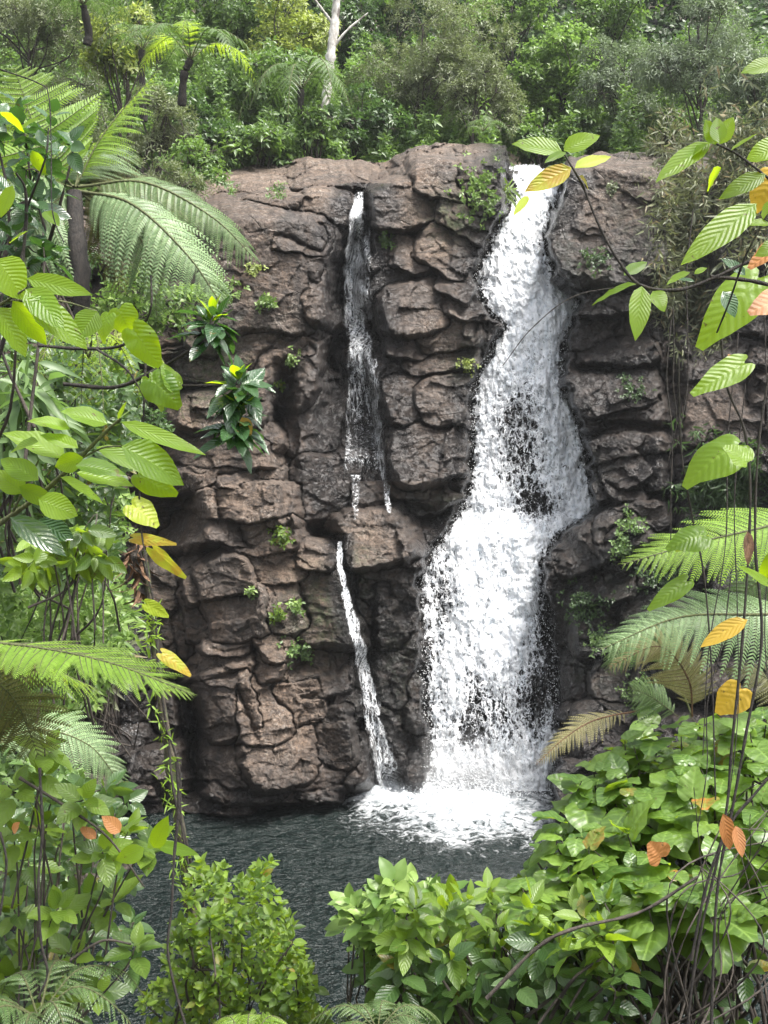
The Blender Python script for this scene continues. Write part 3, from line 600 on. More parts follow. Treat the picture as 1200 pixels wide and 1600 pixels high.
def tmpl_heart(droop, cup, seed):
    k = np.random.default_rng(seed); n = 28; ph = np.linspace(-PI, PI, n, endpoint=False)+PI/n
    r = np.interp(np.abs(np.degrees(ph)), [0, 7, 18, 40, 70, 100, 130, 155, 172, 180], [1.0, .80, .66, .55, .50, .48, .46, .40, .26, .10])
    V_, U_, F = [np.zeros(3)], [[.5, .3]], []
    for j, q in enumerate((.35, .7, 1.0)):
        rr_ = r*q*(1+(.02*np.sin(ph*7+k.random()*6) if q == 1 else 0)); x = np.sin(ph)*rr_; y = np.cos(ph)*rr_
        z = cup*np.abs(x)-droop*(x**2+y**2)+(.035*np.sin(ph*5+k.random()*6)*q); z = z+.04*np.exp(-(np.degrees(np.abs(ph))/12)**2)*-q
        V_ += list(np.stack([x, y, z], -1)); U_ += [[.5+a*.9, (b+.45)/1.35] for a, b in zip(x, y)]
    for i in range(n): F.append([0, 1+(i+1) % n, 1+i])
    Q = []
    for j in range(2):
        for i in range(n): a = 1+j*n+i; b = 1+j*n+(i+1) % n; Q.append([a, b, b+n]); Q.append([a, b+n, a+n])
    return np.array(V_), np.array(F+Q), np.array(U_)
T_HEART = [tmpl_heart(.15, .12, 1), tmpl_heart(.35, .2, 2), tmpl_heart(.5, .1, 3), tmpl_heart(.2, .28, 4)]
T_LAN = [tmpl_grid(w_lan(.09), 7, 3, .3, d, 0, .01, i+12) for i, d in enumerate((.1, .35, .55))]
def t_small(w, fold, droop):
    V_ = np.array([[0, 0, 0], [-w, .42, fold*w], [0, .45, -.03-droop*.3], [w, .42, fold*w], [0, 1, -droop]]); F = np.array([[0, 2, 1], [0, 3, 2], [1, 2, 4], [2, 3, 4]])
    return V_, F, np.array([[.5, 0], [0, .42], [.5, .45], [1, .42], [.5, 1]])
T_S = [t_small(.27, .5, d) for d in (.0, .15, .3)]; T_SN = [t_small(.15, .5, d) for d in (.05, .25, .4)]; T_SB = [t_small(.36, .4, d) for d in (.05, .2, .3)]
def place(tm, pos, d, n, sc, rng=RNG):
    """leaf templates at pos, tips along d, upper face towards n"""
    if not isinstance(tm, list): tm = [tm]
    d = nrm(d); s = nrm(np.cross(d, n)); n2 = np.cross(s, d); pick = rng.integers(0, len(tm), len(pos)); out = []
    for i, (V_, F, uv) in enumerate(tm):
        m = pick == i
        if not m.any(): continue
        R = np.stack([s[m], d[m], n2[m]], 1)                       # rows
        W_ = pos[m][:, None]+sc[m][:, None, None]*np.einsum('vk,nkj->nvj', V_, R)
        N = m.sum(); Fo = F[None]+np.arange(N)[:, None, None]*len(V_)
        out.append((W_.reshape(-1, 3), Fo.reshape(-1, F.shape[1]), np.tile(uv, (N, 1))))
    return join(out)
def whorl(c, ax, nl, size, inter=.25, a0=35, a1=85, pet=.15, droop=.25, rng=RNG, up=.35):
    """rosettes of nl leaves on twig ends c (n,3) pointing along ax; returns pos, dir, normal, scale"""
    n = len(c); ax = nrm(ax); ref = nrm(rng.normal(size=(n, 3))); a = nrm(np.cross(ax, ref)); b = np.cross(ax, a)
    j = np.arange(nl); ph = j*2.4+rng.random((n, 1))*6.28+rng.normal(size=(n, nl))*.25
    al = np.radians(a0+(a1-a0)*j/max(1, nl-1)+rng.normal(size=(n, nl))*11)
    r = a[:, None]*np.cos(ph)[..., None]+b[:, None]*np.sin(ph)[..., None]
    d = ax[:, None]*np.cos(al)[..., None]+r*np.sin(al)[..., None]; nn = ax[:, None]*np.sin(al)[..., None]-r*np.cos(al)[..., None]
    d[..., 2] -= droop*np.sin(al); nn[..., 2] += up
    sz = np.broadcast_to(np.asarray(size), (n,))[:, None]*rng.uniform(.7, 1.15, (n, nl))*np.interp(j, [0, nl*.5, nl], [.7, 1.0, 1.0])
    pos = c[:, None]-ax[:, None]*(inter*sz*j/ max(1, nl-1)*1.6)[..., None]+nrm(d)*(pet*sz)[..., None]
    return pos.reshape(-1, 3), d.reshape(-1, 3), nn.reshape(-1, 3), sz.ravel()
def scatter(name, tm, mat, parent, c, ax, nl, size, keep=1.0, **kw):
    p, d, n, s = whorl(c, ax, nl, size, **kw)
    if keep < 1: m = RNG.random(len(p)) < keep; p, d, n, s = p[m], d[m], n[m], s[m]
    V_, F, uv = place(tm, p, d, n, s); return mesh(name, V_, F, mat, parent, uv)
def shell(lobes, per, rng=RNG, lo=.55, hi=1.08, flat=0.0):
    """twig ends over the outer part of ellipsoid lobes [(centre, radii)]"""
    C_, A_ = [], []
    for c, r in lobes:
        n = max(4, int(per*(r[0]*r[2]+r[1]*r[2]+r[0]*r[1])/3)); u = nrm(rng.normal(size=(n, 3)))
        u[:, 2] = np.where(u[:, 2] < -.35, -u[:, 2], u[:, 2])
        rad = rng.uniform(lo, hi, n)**.6; C_.append(np.asarray(c)+u*np.asarray(r)*rad[:, None]); A_.append(nrm(u*np.array([1, 1, .8])+V3(0, 0, .55-flat)+rng.normal(size=(n, 3))*.35))
    return np.concatenate(C_), np.concatenate(A_)
SPEC = {  # leaf template, leaves per twig end, leaf length, twig ends per square metre, whorl options
 'olive': (T_SN, 9, .12, 30, dict(inter=.55, droop=.1)), 'grey': (T_SN, 9, .13, 28, dict(inter=.6, droop=.25)),
 'mid': (T_S, 7, .20, 17, dict(inter=.4, droop=.5)), 'dark': (T_S, 7, .18, 18, dict(inter=.4, droop=.4)),
 'yellow': (T_S, 7, .19, 15, dict(inter=.45, droop=.4)), 'bright': (T_SB, 7, .17, 20, dict(inter=.5, droop=.35)),
 'bamboo': (T_LAN, 6, .26, 16, dict(inter=.4, droop=.8, a0=20, a1=70)),
}
def tree(name, label, cat, px, py, rx, ry, Y, kind, group=None, base=None, nlob=14, trunkr=.06, bark=None, dens=1.0, thick=.8, seed=1, lsc=1.0):
    k = np.random.default_rng(seed); c = P(px, py, Y); m = Y/FPX; RX, RZ = rx*m, ry*m
    gz = hillz(c[0], Y) if base is None else base
    root = thing(name, (c[0], Y, gz), label, cat, group); lobes = []
    for i in range(nlob):
        u = nrm(k.normal(size=3))*k.uniform(.35, .85); q = k.uniform(.34, .56); u[2] -= .15
        lobes.append((c+u*V3(RX, RX*thick, RZ), V3(RX*q, RX*q*thick, RZ*q*.9)))
    sp = SPEC[kind]; C_, A_ = shell(lobes, sp[3]*dens*(9 if Y > 24 else 6), k); gap = fbm(C_[:, 0]*1.3, C_[:, 1]*1.3, C_[:, 2]*1.6+seed, 2) > -.3; C_, A_ = C_[gap], A_[gap]
    scatter('crown', sp[0], G[kind], root, C_, A_, sp[1], sp[2]*lsc, rng=k, **sp[4])
    b = V3(c[0]+k.normal()*.2, Y, gz-.3); topp = c+V3(0, 0, RZ*.3)
    V_, F, uv = tube([b, (b+topp)/2+k.normal(size=3)*.15, topp], trunkr, trunkr*.4, 12, 7)
    mesh('trunk', V_, F, bark or B_DARK, root, uv)
    pts = []
    for lc, lr in lobes:
        s = k.uniform(.35, .8); st = b*(1-s)+topp*s; pts.append(spline([st, (st+lc)/2+V3(0, 0, .2)+k.normal(size=3)*.15, lc], 7))
    for q in range(min(len(C_), 90)):
        i = k.integers(len(C_)); l = min(lobes, key=lambda z: np.linalg.norm(z[0]-C_[i])); pts.append(spline([l[0], (l[0]+C_[i])/2+k.normal(size=3)*.08, C_[i]], 7))
    n = len(lobes); r = np.concatenate([np.tile(np.linspace(trunkr*.45, trunkr*.18, 7), (n, 1)), np.tile(np.linspace(trunkr*.16, .006, 7), (len(pts)-n, 1))])
    V_, F, uv = tubes(np.array(pts), r, 5); mesh('branches', V_, F, bark or B_DARK, root, uv)
    return root
# ------------------------------------------------------------------ ferns
def frond_geo(pts, hint, W_, npin=24, npl=20, phi0=15, phi1=50, dr=.25, curl=.1, start=.12, asym=(1, 1), rng=RNG, prof=None, plw=.17):
    """a twice-divided frond: rachis through pts, pinnae to both sides, two rows of pinnules on each"""
    R = spline(pts, 60); t = nrm(np.gradient(R, axis=0)); n = nrm(hint-t*(t@hint)[:, None]); s = np.cross(t, n)
    tau = np.linspace(start, .985, npin); out = []; L = np.linalg.norm(np.diff(R, axis=0), axis=1).sum()
    f = lambda A: np.stack([np.interp(tau*59, np.arange(60), A[:, i]) for i in range(3)], -1)
    rp, tp, np_, sp = f(R), nrm(f(t)), nrm(f(n)), nrm(f(s))
    pl = W_*(np.clip((tau-start*.6)/.28, 0, 1)**.6*(1-tau)**.62*1.25+.015)
    ph = np.radians(phi0+(phi1-phi0)*tau); mids = []
    for sg in (-1, 1):
        ll = pl*asym[0 if sg < 0 else 1]*rng.uniform(.82, 1.08, npin)*np.where(rng.random(npin) < .05, rng.uniform(.15, .6, npin), 1)
        d = sg*sp*np.cos(ph)[:, None]+tp*np.sin(ph)[:, None]+rng.normal(size=(npin, 3))*.06
        u = np.linspace(0, 1, npl+1)[None, :, None]
        dn = -np_*dr+V3(0, 0, -dr*.6)
        line = lambda u: rp[:, None]+ll[:, None, None]*(d[:, None]*u+dn[:, None]*u**2+tp[:, None]*curl*u**2)
        C = line(u); pd = nrm(np.gradient(C, axis=1)); pn = nrm(np_[:, None]-pd*(pd*np_[:, None]).sum(-1, keepdims=True)); ps = np.cross(pd, pn)
        mids.append((C, ll)); uu_ = np.linspace(0, 1, npl+1)[None, :]
        plen = plw*ll[:, None]*(np.clip(1.02-uu_, 0, 1)**.55)*rng.uniform(.88, 1.1, (npin, npl+1)); wd = ll[:, None]/npl*.42*np.ones_like(plen)
        for q in (-1, 1):
            e = nrm(q*ps*.88+pd*.47-pn*.22)
            a = C-pd*wd[..., None]*.9; b = C+pd*wd[..., None]*.9; m1 = C+e*plen[..., None]*.55
            c1 = m1+pd*wd[..., None]*.9-pn*plen[..., None]*.03; c0 = m1-pd*wd[..., None]*.7; tip = C+e*plen[..., None]-pn*plen[..., None]*.14+pd*wd[..., None]
            Q = np.stack([a, c0, tip, c1, b], 2).reshape(-1, 3); F = np.arange(len(Q)).reshape(-1, 5)
            if q*sg > 0: F = F[:, ::-1]
            out.append((Q, F, np.tile(np.array([[0, 0], [.3, .5], [.5, 1], [.7, .5], [1, 0]]), (len(F), 1))))
    g = join(out)
    C = np.concatenate([m[0] for m in mids]); ll = np.concatenate([m[1] for m in mids]); C = C[:, ::max(1, npl//5)]
    rr_ = np.linspace(1, .3, C.shape[1])[None]*np.maximum(.0012, ll[:, None]*.010)
    rib = tubes(C, rr_, 3); ra = tubes(R[None], np.linspace(L*.0075, L*.0015, 60)[None], 5)
    return g, join([rib, ra])
def fern(name, label, px, py, Y, fronds, trunk=None, base=None, group='ferns', cat='fern', trunkr=.09):
    """fronds: (list of (px,py,dY), hint, width, mat, options)"""
    c = P(px, py, Y); root = thing(name, c if base is None else (c[0], Y, base), label, cat, group)
    if trunk:
        V_, F, uv = tube(trunk, trunkr, trunkr*.8, 20, 9, .01); mesh('trunk', V_, F, B_FERN, root, uv)
    for fr in fronds:
        pts, hint, W_, mt = fr[:4]; kw = dict(fr[4]) if len(fr) > 4 else {}; lab = kw.pop('label', None)
        g, r = frond_geo([P(a, b, Y+d) for a, b, d in pts], nrm(V3(*hint)), W_, **kw)
        o = mesh('frond', g[0], g[1], G[mt], root, g[2], smooth=False)
        if lab: o['label'] = lab
        q = mesh('rachis', r[0]-np.array(root.location), r[1], B_DRY if mt == 'ferntan' else B_TWIG, None, r[2]); q.parent = o
    return root
# ------------------------------------------------------------------ single leaves and stems given one by one
def hero(leaves, Y, mat, tm, root, name='leaf', asone=True, rng=RNG, face=(0, -.75, .55), jit=.25, dtip=.0):
    """leaves: (base x, base y, tip x, tip y, width px); each leaf reaches from base to tip"""
    A = np.array([l[:5] for l in leaves], float); n = len(A); dy = rng.normal(size=n)*jit*.25
    b = P(A[:, 0], A[:, 1], Y+dy); e = P(A[:, 2], A[:, 3], Y+dy+dtip+rng.normal(size=n)*jit*.12); L = np.linalg.norm(e-b, axis=1)
    wpx = A[:, 4]*(Y/FPX); nn = np.array(face)+rng.normal(size=(n, 3))*jit
    d = nrm(e-b); s = nrm(np.cross(d, nn)); n2 = np.cross(s, d); out = []
    for i in range(n):
        V_, F, uv = tm[rng.integers(len(tm))]; w0 = np.ptp(V_[:, 0]); fx = (wpx[i]/w0)*1.25
        q = V_*V3(fx, L[i], min(fx, L[i]))
        out.append((b[i]+q@np.stack([s[i], d[i], n2[i]]), F, uv))
    if asone:
        V_, F, uv = join(out); return [mesh(name, V_, F, mat, root, uv)]
    return [mesh(name, v, f, mat, root, u) for v, f, u in out]
def stems(lines, root, mat, name='stem', ns=6):
    """lines: ([(px,py,Y)...], r0, r1) -> one mesh"""
    out = []
    for pts, r0, r1 in lines:
        w = [P(*p) for p in pts]; out.append(tube(w, r0, r1, max(12, 7*len(w)), ns, .0))
    V_, F, uv = join(out); return mesh(name, V_, F, mat, root, uv)
def inpoly(x, y, poly):
    p = np.array(poly, float); q = np.roll(p, -1, 0); c = np.zeros(len(x), bool)
    for (x0, y0), (x1, y1) in zip(p, q):
        m = (y0 > y) != (y1 > y); xi = x0+(y-y0)/(y1-y0+1e-9)*(x1-x0); c ^= m & (x < xi)
    return c
def bush(name, label, cat, poly, depth, n, tm, mat, nl, size, thick=.5, ax=(0, -.5, .8), axj=.4, stemr=.006, root_pt=None, group=None, edge=None, extra=None, kw={}, gap=-9., seed=1, bark=None, part='foliage', nst=130):
    """a bush whose twig ends fill the outline poly (photo px); depth(px,py) is the distance of its front"""
    k = np.random.default_rng(seed); p = np.array(poly, float); lo, hi = p.min(0), p.max(0); X = np.empty((0, 2))
    while len(X) < n:
        q = k.uniform(lo, hi, (n*2, 2)); X = np.concatenate([X, q[inpoly(q[:, 0], q[:, 1], poly)]])
    X = X[:n]; d = depth(X[:, 0], X[:, 1])+thick*k.random(n)**1.3; W_ = P(X[:, 0], X[:, 1], d)
    if gap > -5: m = fbm(W_[:, 0]*4, W_[:, 1]*4, W_[:, 2]*4+seed, 2) > gap; W_ = W_[m]
    if root_pt is None: root_pt = P(p[:, 0].mean(), hi[1]+60, depth(p[:, 0].mean(), hi[1])+thick)
    root = thing(name, root_pt, label, cat, group); rp = np.array(root_pt)
    A_ = np.array(ax)+k.normal(size=(len(W_), 3))*axj
    scatter(part, tm, mat, root, W_, A_, nl, size*k.uniform(.75, 1.2, len(W_)), rng=k, **kw)
    m = min(len(W_), nst); sel = k.permutation(len(W_))[:m]; L = []
    for i in sel:
        e = W_[i]; a = nrm(A_[i]); b = rp+(k.normal(size=3)*V3(.25, .2, .05))*max(1, thick); f_ = min(1, k.uniform(3, 7)*size*(3 if len(L) < 6 else 1)/np.linalg.norm(e-b)); b = e+(b-e)*f_+k.normal(size=3)*size*.8; L.append(spline([b, b*.45+e*.55+k.normal(size=3)*.08*np.linalg.norm(e-b)-V3(0, 0, .05), e-a*size*.8, e], 12))
    L = np.array(L); V_, F, uv = tubes(L, np.tile(np.linspace(stemr*1.6, stemr*.4, 12), (m, 1)), 5); mesh('stems', V_, F, bark or B_DARK, root, uv)
    return root
# ------------------------------------------------------------------ forest above the fall
TREES = [
 ('broadleaf_tree','olive grey small leaved tree in the upper left corner above the tree fern','tree',45,45,125,85,30,'olive'),
 ('shrub','yellow green bush below the corner tree, left of the small bright tree fern','shrub',195,75,72,70,28,'yellow'),
 ('broadleaf_tree','olive tree behind the arching fern fronds at the left edge','tree',70,175,110,80,26,'olive'),
 ('broadleaf_tree','tall mid green tree between the yellow green bush and the white trunk','tree',345,35,95,70,36,'mid'),
 ('broadleaf_tree','tree with pale yellowish hanging leaves just left of the white trunk','tree',445,45,85,65,34,'yellow'),
 ('broadleaf_tree','mid green tree crowded behind the drooping tree fern on the crest','tree',415,120,100,65,32.5,'mid'),
 ('shrub','dark green rounded bush on the crest at the left end of the rock ledge','shrub',310,205,75,58,28.5,'dark'),
 ('shrub','low bush with glossy leaves hanging over the rock ledge','shrub',405,225,80,36,28.2,'mid'),
 ('shrub','olive green bush between the small tree fern and the crest','shrub',250,190,70,55,25,'olive'),
 ('shrub','mid green bush at the back of the ledge right of the pale trunk','shrub',560,185,75,58,29.6,'dark'),
 ('shrub','leafy bush in front of the foot of the pale trunk','shrub',500,205,48,42,28.6,'mid'),
 ('broadleaf_tree','shady dark tree directly behind the white trunk','tree',540,50,80,90,38,'dark'),
 ('broadleaf_tree','wide olive grey tree with fine foliage above the crest between the two waterfalls','tree',665,95,120,110,31.5,'olive'),
 ('broadleaf_tree','olive grey tree with visible limbs left of the top of the white waterfall','tree',745,150,75,75,30,'olive'),
 ('broadleaf_tree','bright green tree in the gap at the top centre of the forest','tree',800,25,85,60,38,'bright'),
 ('broadleaf_tree','fresh green tree behind the top of the white waterfall','tree',880,110,85,85,33,'bright'),
 ('shrub','leafy mid green bush right above the river lip','shrub',850,205,85,42,30.5,'mid'),
 ('broadleaf_tree','mid green tree at the top edge right of the bright gap','tree',960,35,85,70,36,'mid'),
 ('broadleaf_tree','grey green tree with drooping fine foliage above the big rounded boulder','tree',985,135,85,90,30.5,'grey'),
 ('broadleaf_tree','large grey green tree in the upper right with thin dark limbs','tree',1090,70,115,95,28,'grey'),
 ('broadleaf_tree','grey green tree filling the right edge behind the backlit leaves','tree',1185,170,95,130,25,'grey'),
 ('bamboo_clump','arching bamboo like grass clump spilling over the crest at the right','bamboo',1050,235,70,60,25.5,'bamboo'),
 ('broadleaf_tree','mid green tree at the top edge above the small bright tree fern','tree',245,15,80,55,35,'mid'),
 ('broadleaf_tree','dark tree at the top edge left of centre above the wide olive tree','tree',625,0,80,50,39,'dark'),
]
for i, (nm, lab, cat, px, py, rx, ry, Y, kd) in enumerate(TREES):
    tree(nm, lab, cat, px, py, rx, ry, Y, kd, 'trees and bushes of the forest above the cliff', seed=100+i, dens=.9 if Y < 34 else .7)
# pale trunk
t = thing('broadleaf_tree', P(498, 235, 30.2), 'slender tree with a pale mottled trunk standing behind the ledge', 'tree', 'trees and bushes of the forest above the cliff')
V_, F, uv = tube([P(498, 240, 30.2), P(508, 165, 30.2), P(517, 85, 30.1), P(524, 25, 30.1), P(529, -60, 30.0)], .15, .10, 40, 9); mesh('trunk', V_, F, B_PALE, t, uv)
stems([([(517,80,30.1),(540,50,30),(575,20,30)], .05, .02), ([(522,40,30.1),(500,10,30),(470,-30,30)], .045, .02)], t, B_PALE, 'branches')
C_, A_ = shell([(P(530, -70, 30), V3(2.0, 1.6, .9)), (P(585, -20, 30), V3(1.1, .9, .6))], 25); scatter('crown', T_S, G['mid'], t, C_, A_, 7, .2, droop=.4)
# the far wood behind, one mass
k = np.random.default_rng(77); n = 22000; px = k.uniform(-500, 1700, n); py = k.uniform(-330, 215, n); C_ = P(px, py, 40+6*k.random(n)+3*fbm(px*.01, py*.01, 1, 2))
V_, F, uv = place(T_SB, *[a for a in whorl(C_, V3(0, -.7, .6)+k.normal(size=(n, 3))*.3, 6, .34, inter=.5, droop=.4, rng=k)])
tag(mesh('far_wood', V_, F, G['dark'], None, uv), 'dark green wood on the slope behind the trees', 'forest', kind='stuff')
n = 60000; px = k.uniform(-300, 1500, n); py = px*0; yy = k.uniform(28.3, 38, n); zz = hillz(P(px, py, yy)[:, 0], yy)+(.3+2.4*np.clip(fbm(px*.02, yy*.6, 4., 3)+.5, 0, 1.3))*k.random(n)**.5; C_ = np.stack([(px-600)/FPX*yy, yy, zz], -1)
C_ = C_[(C_[:, 0] < 3.4) | (C_[:, 0] > 4.9)]; V_, F, uv = place(T_S, *whorl(C_, V3(0, -.4, .8)+k.normal(size=(len(C_), 3))*.35, 6, .2, inter=.4, droop=.3, rng=k))
tag(mesh('undergrowth', V_, F, G['mid'], None, uv), 'low green undergrowth along the foot of the forest behind the crest', 'undergrowth', kind='stuff')

# ------------------------------------------------------------------ tree ferns
fern('tree_fern', 'large tree fern with a black trunk and long silvery drooping fronds at the left', 118, 292, 10.0, [
 ([(118,292,0),(165,205,.1),(248,108,.4)], (-.5,-.5,.7), .42, 'fernlight', dict(phi0=5, phi1=35, dr=.35, npin=26)),
 ([(112,290,0),(62,215,-.2),(22,105,-.2)], (.3,-.9,.2), .80, 'fernlight', dict(phi0=0, phi1=22, dr=.12, npin=26)),
 ([(118,290,0),(135,245,.4),(205,228,1.0)], (0,-.8,.6), .62, 'fernsilver', dict(dr=.3)),
 ([(124,292,0),(225,285,-.2),(330,338,-.4),(402,408,-.5)], (.1,-.7,.7), .46, 'fernmid', dict(npin=32, dr=.4)),
 ([(122,298,0),(205,318,-.5),(290,395,-.9),(348,478,-1.0)], (.1,-.8,.6), .52, 'fernsilver', dict(npin=32, dr=.45)),
 ([(122,298,0),(185,330,-.3),(232,400,-.4),(246,500,-.3)], (0,-.9,.3), .44, 'fernsilver', dict(npin=30, dr=.3)),
 ([(112,298,0),(75,325,-.2),(48,375,-.3),(34,440,-.3)], (0,-.9,.4), .5, 'fernsilver', dict(npin=26, dr=.3)),
 ([(112,292,0),(40,275,-.3),(-40,330,-.4)], (0,-.6,.8), .6, 'fernsilver', dict(npin=24)),
 ([(124,290,0),(225,292,.6),(305,395,1.0)], (.2,-.8,.5), .6, 'fernbrown', dict(label='old yellowing frond')),
 ([(124,298,0),(170,350,.4),(190,460,.5)], (0,-.9,.2), .42, 'fernbrown', dict(label='old brown frond hanging by the trunk')),
 ([(116,292,0),(80,270,1.),(20,300,1.6)], (0,-.7,.7), .6, 'fernmid', {}),
 ([(120,292,0),(180,280,1.2),(260,320,1.9)], (0,-.7,.7), .6, 'fernmid', {}),
], trunk=[P(132, 760, 10.0), P(130, 560, 9.9), P(124, 430, 9.75), P(116, 300, 9.9)], base=P(132, 760, 10.4)[2], group='tree ferns', cat='tree fern', trunkr=.085)
def crown_fern(lab, px, py, Y, nf, Lf, W_, mats, seed, trunk_to=None, droop=.5, name='tree_fern', group='tree ferns', cat='tree fern', trunkr=.1, a0=0, spread=2*PI, lift=.35, **kw):
    k = np.random.default_rng(seed); c = P(px, py, Y); base = c if trunk_to is None else P(*trunk_to)
    root = thing(name, base, lab, cat, group)
    if trunk_to is not None:
        V_, F, uv = tube([base, (base+c)/2+k.normal(size=3)*.05, c], trunkr, trunkr*.8, 14, 8); mesh('trunk', V_, F, B_FERN, root, uv)
    for i in range(nf):
        a = a0+spread*(i+k.uniform(-.2, .2))/nf; d = V3(math.cos(a), math.sin(a), 0); L = Lf*k.uniform(.8, 1.15); dp = droop*k.uniform(.6, 1.4)
        pts = [c, c+d*L*.35+V3(0, 0, L*lift*k.uniform(.7, 1.2)), c+d*L*.75+V3(0, 0, L*(lift*.9-dp*.4)), c+d*L*.98+V3(0, 0, L*(lift*.4-dp))]
        g, r = frond_geo(pts, V3(0, 0, 1)+d*.3, W_*k.uniform(.85, 1.1), rng=k, **kw); mt = mats[i % len(mats)]
        o = mesh('frond', g[0], g[1], G[mt], root, g[2], smooth=False); q = mesh('rachis', r[0]-np.array(root.location), r[1], B_TWIG, None, r[2]); q.parent = o
    return root
crown_fern('small bright tree fern with a flat crown of fronds above the big tree fern', 298, 92, 17, 9, 1.05, .34, ['fernmid', 'fernlight', 'fernmid'], 4, (284, 165, 17.1), .25, trunkr=.07, npin=18, npl=12)
crown_fern('drooping green tree fern in the forest left of the white trunk', 470, 140, 28.6, 11, 1.7, .55, ['fernmid'], 5, (476, 235, 28.8), .75, npin=18, npl=10)
crown_fern('pale tree fern at the top edge of the picture above the yellow green bush', 130, 8, 25, 10, 1.5, .5, ['fernmid'], 6, (136, 70, 25.2), .4, npin=18, npl=10)
crown_fern('small tree fern half hidden among the trees at upper left centre', 222, 78, 27, 8, 1.2, .4, ['fernmid'], 16, (225, 190, 27.2), .4, npin=16, npl=8)
crown_fern('young fern growing on the crest between the two waterfalls', 755, 205, 27.3, 8, .75, .2, ['fernmid'], 7, None, .5, 'fern', 'ferns', 'fern', npin=16, npl=8)

# ------------------------------------------------------------------ plants on and beside the cliff
def tuft(lab, px, py, rpx, kind, n=60, size=.1, name='cliff_plant', hang=.3, Yo=-.1, tm=None, group='small plants rooted in the cliff', ry=None, nl=5, cat='plant', **kw):
    k = np.random.default_rng(int(px*7+py)); Y = float(cliffY(px, py))+Yo; root = thing(name, P(px, py+(ry or rpx)*.3, Y), lab, cat, group)
    a = k.normal(size=(n, 2))*.5; X = px+a[:, 0]*rpx; Yp_ = py+a[:, 1]*(ry or rpx); d = cliffY(X, Yp_)-.05-.12*k.random(n); d = np.clip(d, Y-.6, Y+.5); C_ = P(X, Yp_, d)
    A_ = V3(0, -.8, .6-hang)+k.normal(size=(n, 3))*.4
    scatter('leaves', tm or T_SB, G[kind], root, C_, A_, nl, size, rng=k, droop=hang, **kw)
    st = np.array([spline([C_[i]+V3(0, .15, -.05), C_[i]], 4) for i in range(min(n, 40))]); V_, F, uv = tubes(st, np.full((len(st), 4), .005), 4); mesh('stems', V_, F, B_TWIG, root, uv)
    return root
for a in [
 ('light green leafy sprig on the ledge block left of the thin waterfall foot',437,838,17,'lime',26,.11),
 ('upper of two small sprigs on the dark mossy block',465,946,13,'bright',18,.09), ('lower left sprig on the dark mossy block',434,962,12,'lime',16,.10),
 ('grassy tuft under the dark mossy block beside the egg shaped rock',467,1018,20,'mid',40,.09),
 ('tiny sprig between the lichen pale blocks of the left column',390,925,9,'bright',12,.08),
 ('leafy tuft right of the thin waterfall near the top',603,372,12,'mid',26,.09),
 ('small green clump in the shade of the big reddish block',418,470,14,'bright',26,.1),
 ('little sprig on the dark wall left of the thin waterfall',438,601,9,'lime',12,.09),
 ('spreading sprig at the mouth of the dark gap',455,560,10,'bright',16,.08),
 ('yellow green clump on the rock rim left of the white waterfall',730,568,16,'yellow',30,.07),
 ('green tuft on the ledge above the thin waterfall',433,302,14,'mid',26,.1),
 ('dark leafy cushion on the rounded boulder right of the fall',928,402,20,'dark',40,.08),
 ('pale leafy spot high on the rounded boulder',955,292,9,'olive',14,.08),
 ('green patch on the dark layered boulder',990,605,22,'dark',50,.06),
 ('upright leafy clump at the right end of the slanting slab',985,822,24,'mid',60,.08,),
 ('clump hanging below the upright one on the slab',975,860,20,'mid',50,.08),
 ('wide dark green cushion under the slanting slab',915,945,38,'dark',110,.07),
 ('small round plant low on the right wall beside the fall',935,1000,20,'mid',50,.07),
 ('leafy patch on the dark wall behind the tan fern frond',995,1080,28,'mid',60,.07),
 ('green patch in the crack right of the slab under the bright fern frond',1030,900,34,'dark',80,.07),
 ('moss cushion on the lip rock left of the small ledge',360,300,12,'mid',20,.08),
 ('scattered leaves on the rim below the fern tip',395,420,12,'yellow',20,.08),
 ('leafy clump on the rock left of the reddish block',345,455,26,'bright',60,.10),
]: tuft(*a)
t = tuft('shaggy clump of grass and ferns left of the white waterfall top', 748, 300, 30, 'bright', 90, .11, ry=44, hang=.5)
C_ = P(770+RNG.normal(size=30)*12, 300+RNG.normal(size=30)*12, 25.1-.3*RNG.random(30)); scatter('grass_blades', T_LAN, G['lime'], t, C_, V3(.1, -.7, .5)+RNG.normal(size=(30, 3))*.3, 7, .34, droop=.9)
C_ = P(745+RNG.normal(size=16)*9, 325+RNG.normal(size=16)*14, 25.0-.2*RNG.random(16)); scatter('dry_grass', T_LAN, G['ferntan'], t, C_, V3(.1, -.7, -.2)+RNG.normal(size=(16, 3))*.3, 6, .34, droop=1.2)
# drooping bamboo grass down the right wall
for lab, px, py, rx, ry, n, sz in [
 ('curtain of pale drooping bamboo grass below the crest at the right', 1065, 330, 42, 90, 420, .26),
 ('lower fringe of drooping bamboo grass beside the rounded boulder', 1050, 455, 34, 50, 200, .22),
 ('dense mass of bamboo grass high on the right edge', 1165, 300, 60, 130, 520, .26),
 ('drooping grass over the cliff behind the orange brown leaves', 1110, 500, 44, 60, 240, .22),
 ('dark hanging leaves on the right wall behind the round backlit leaf', 1140, 750, 60, 60, 420, .22)]:
    tuft(lab, px, py, rx, 'bamboo' if 'dark' not in lab else 'dark', n, sz, 'bamboo_clump', .8, -.25, T_LAN, 'drooping grasses on the right wall', ry, 7, 'bamboo', inter=.8)
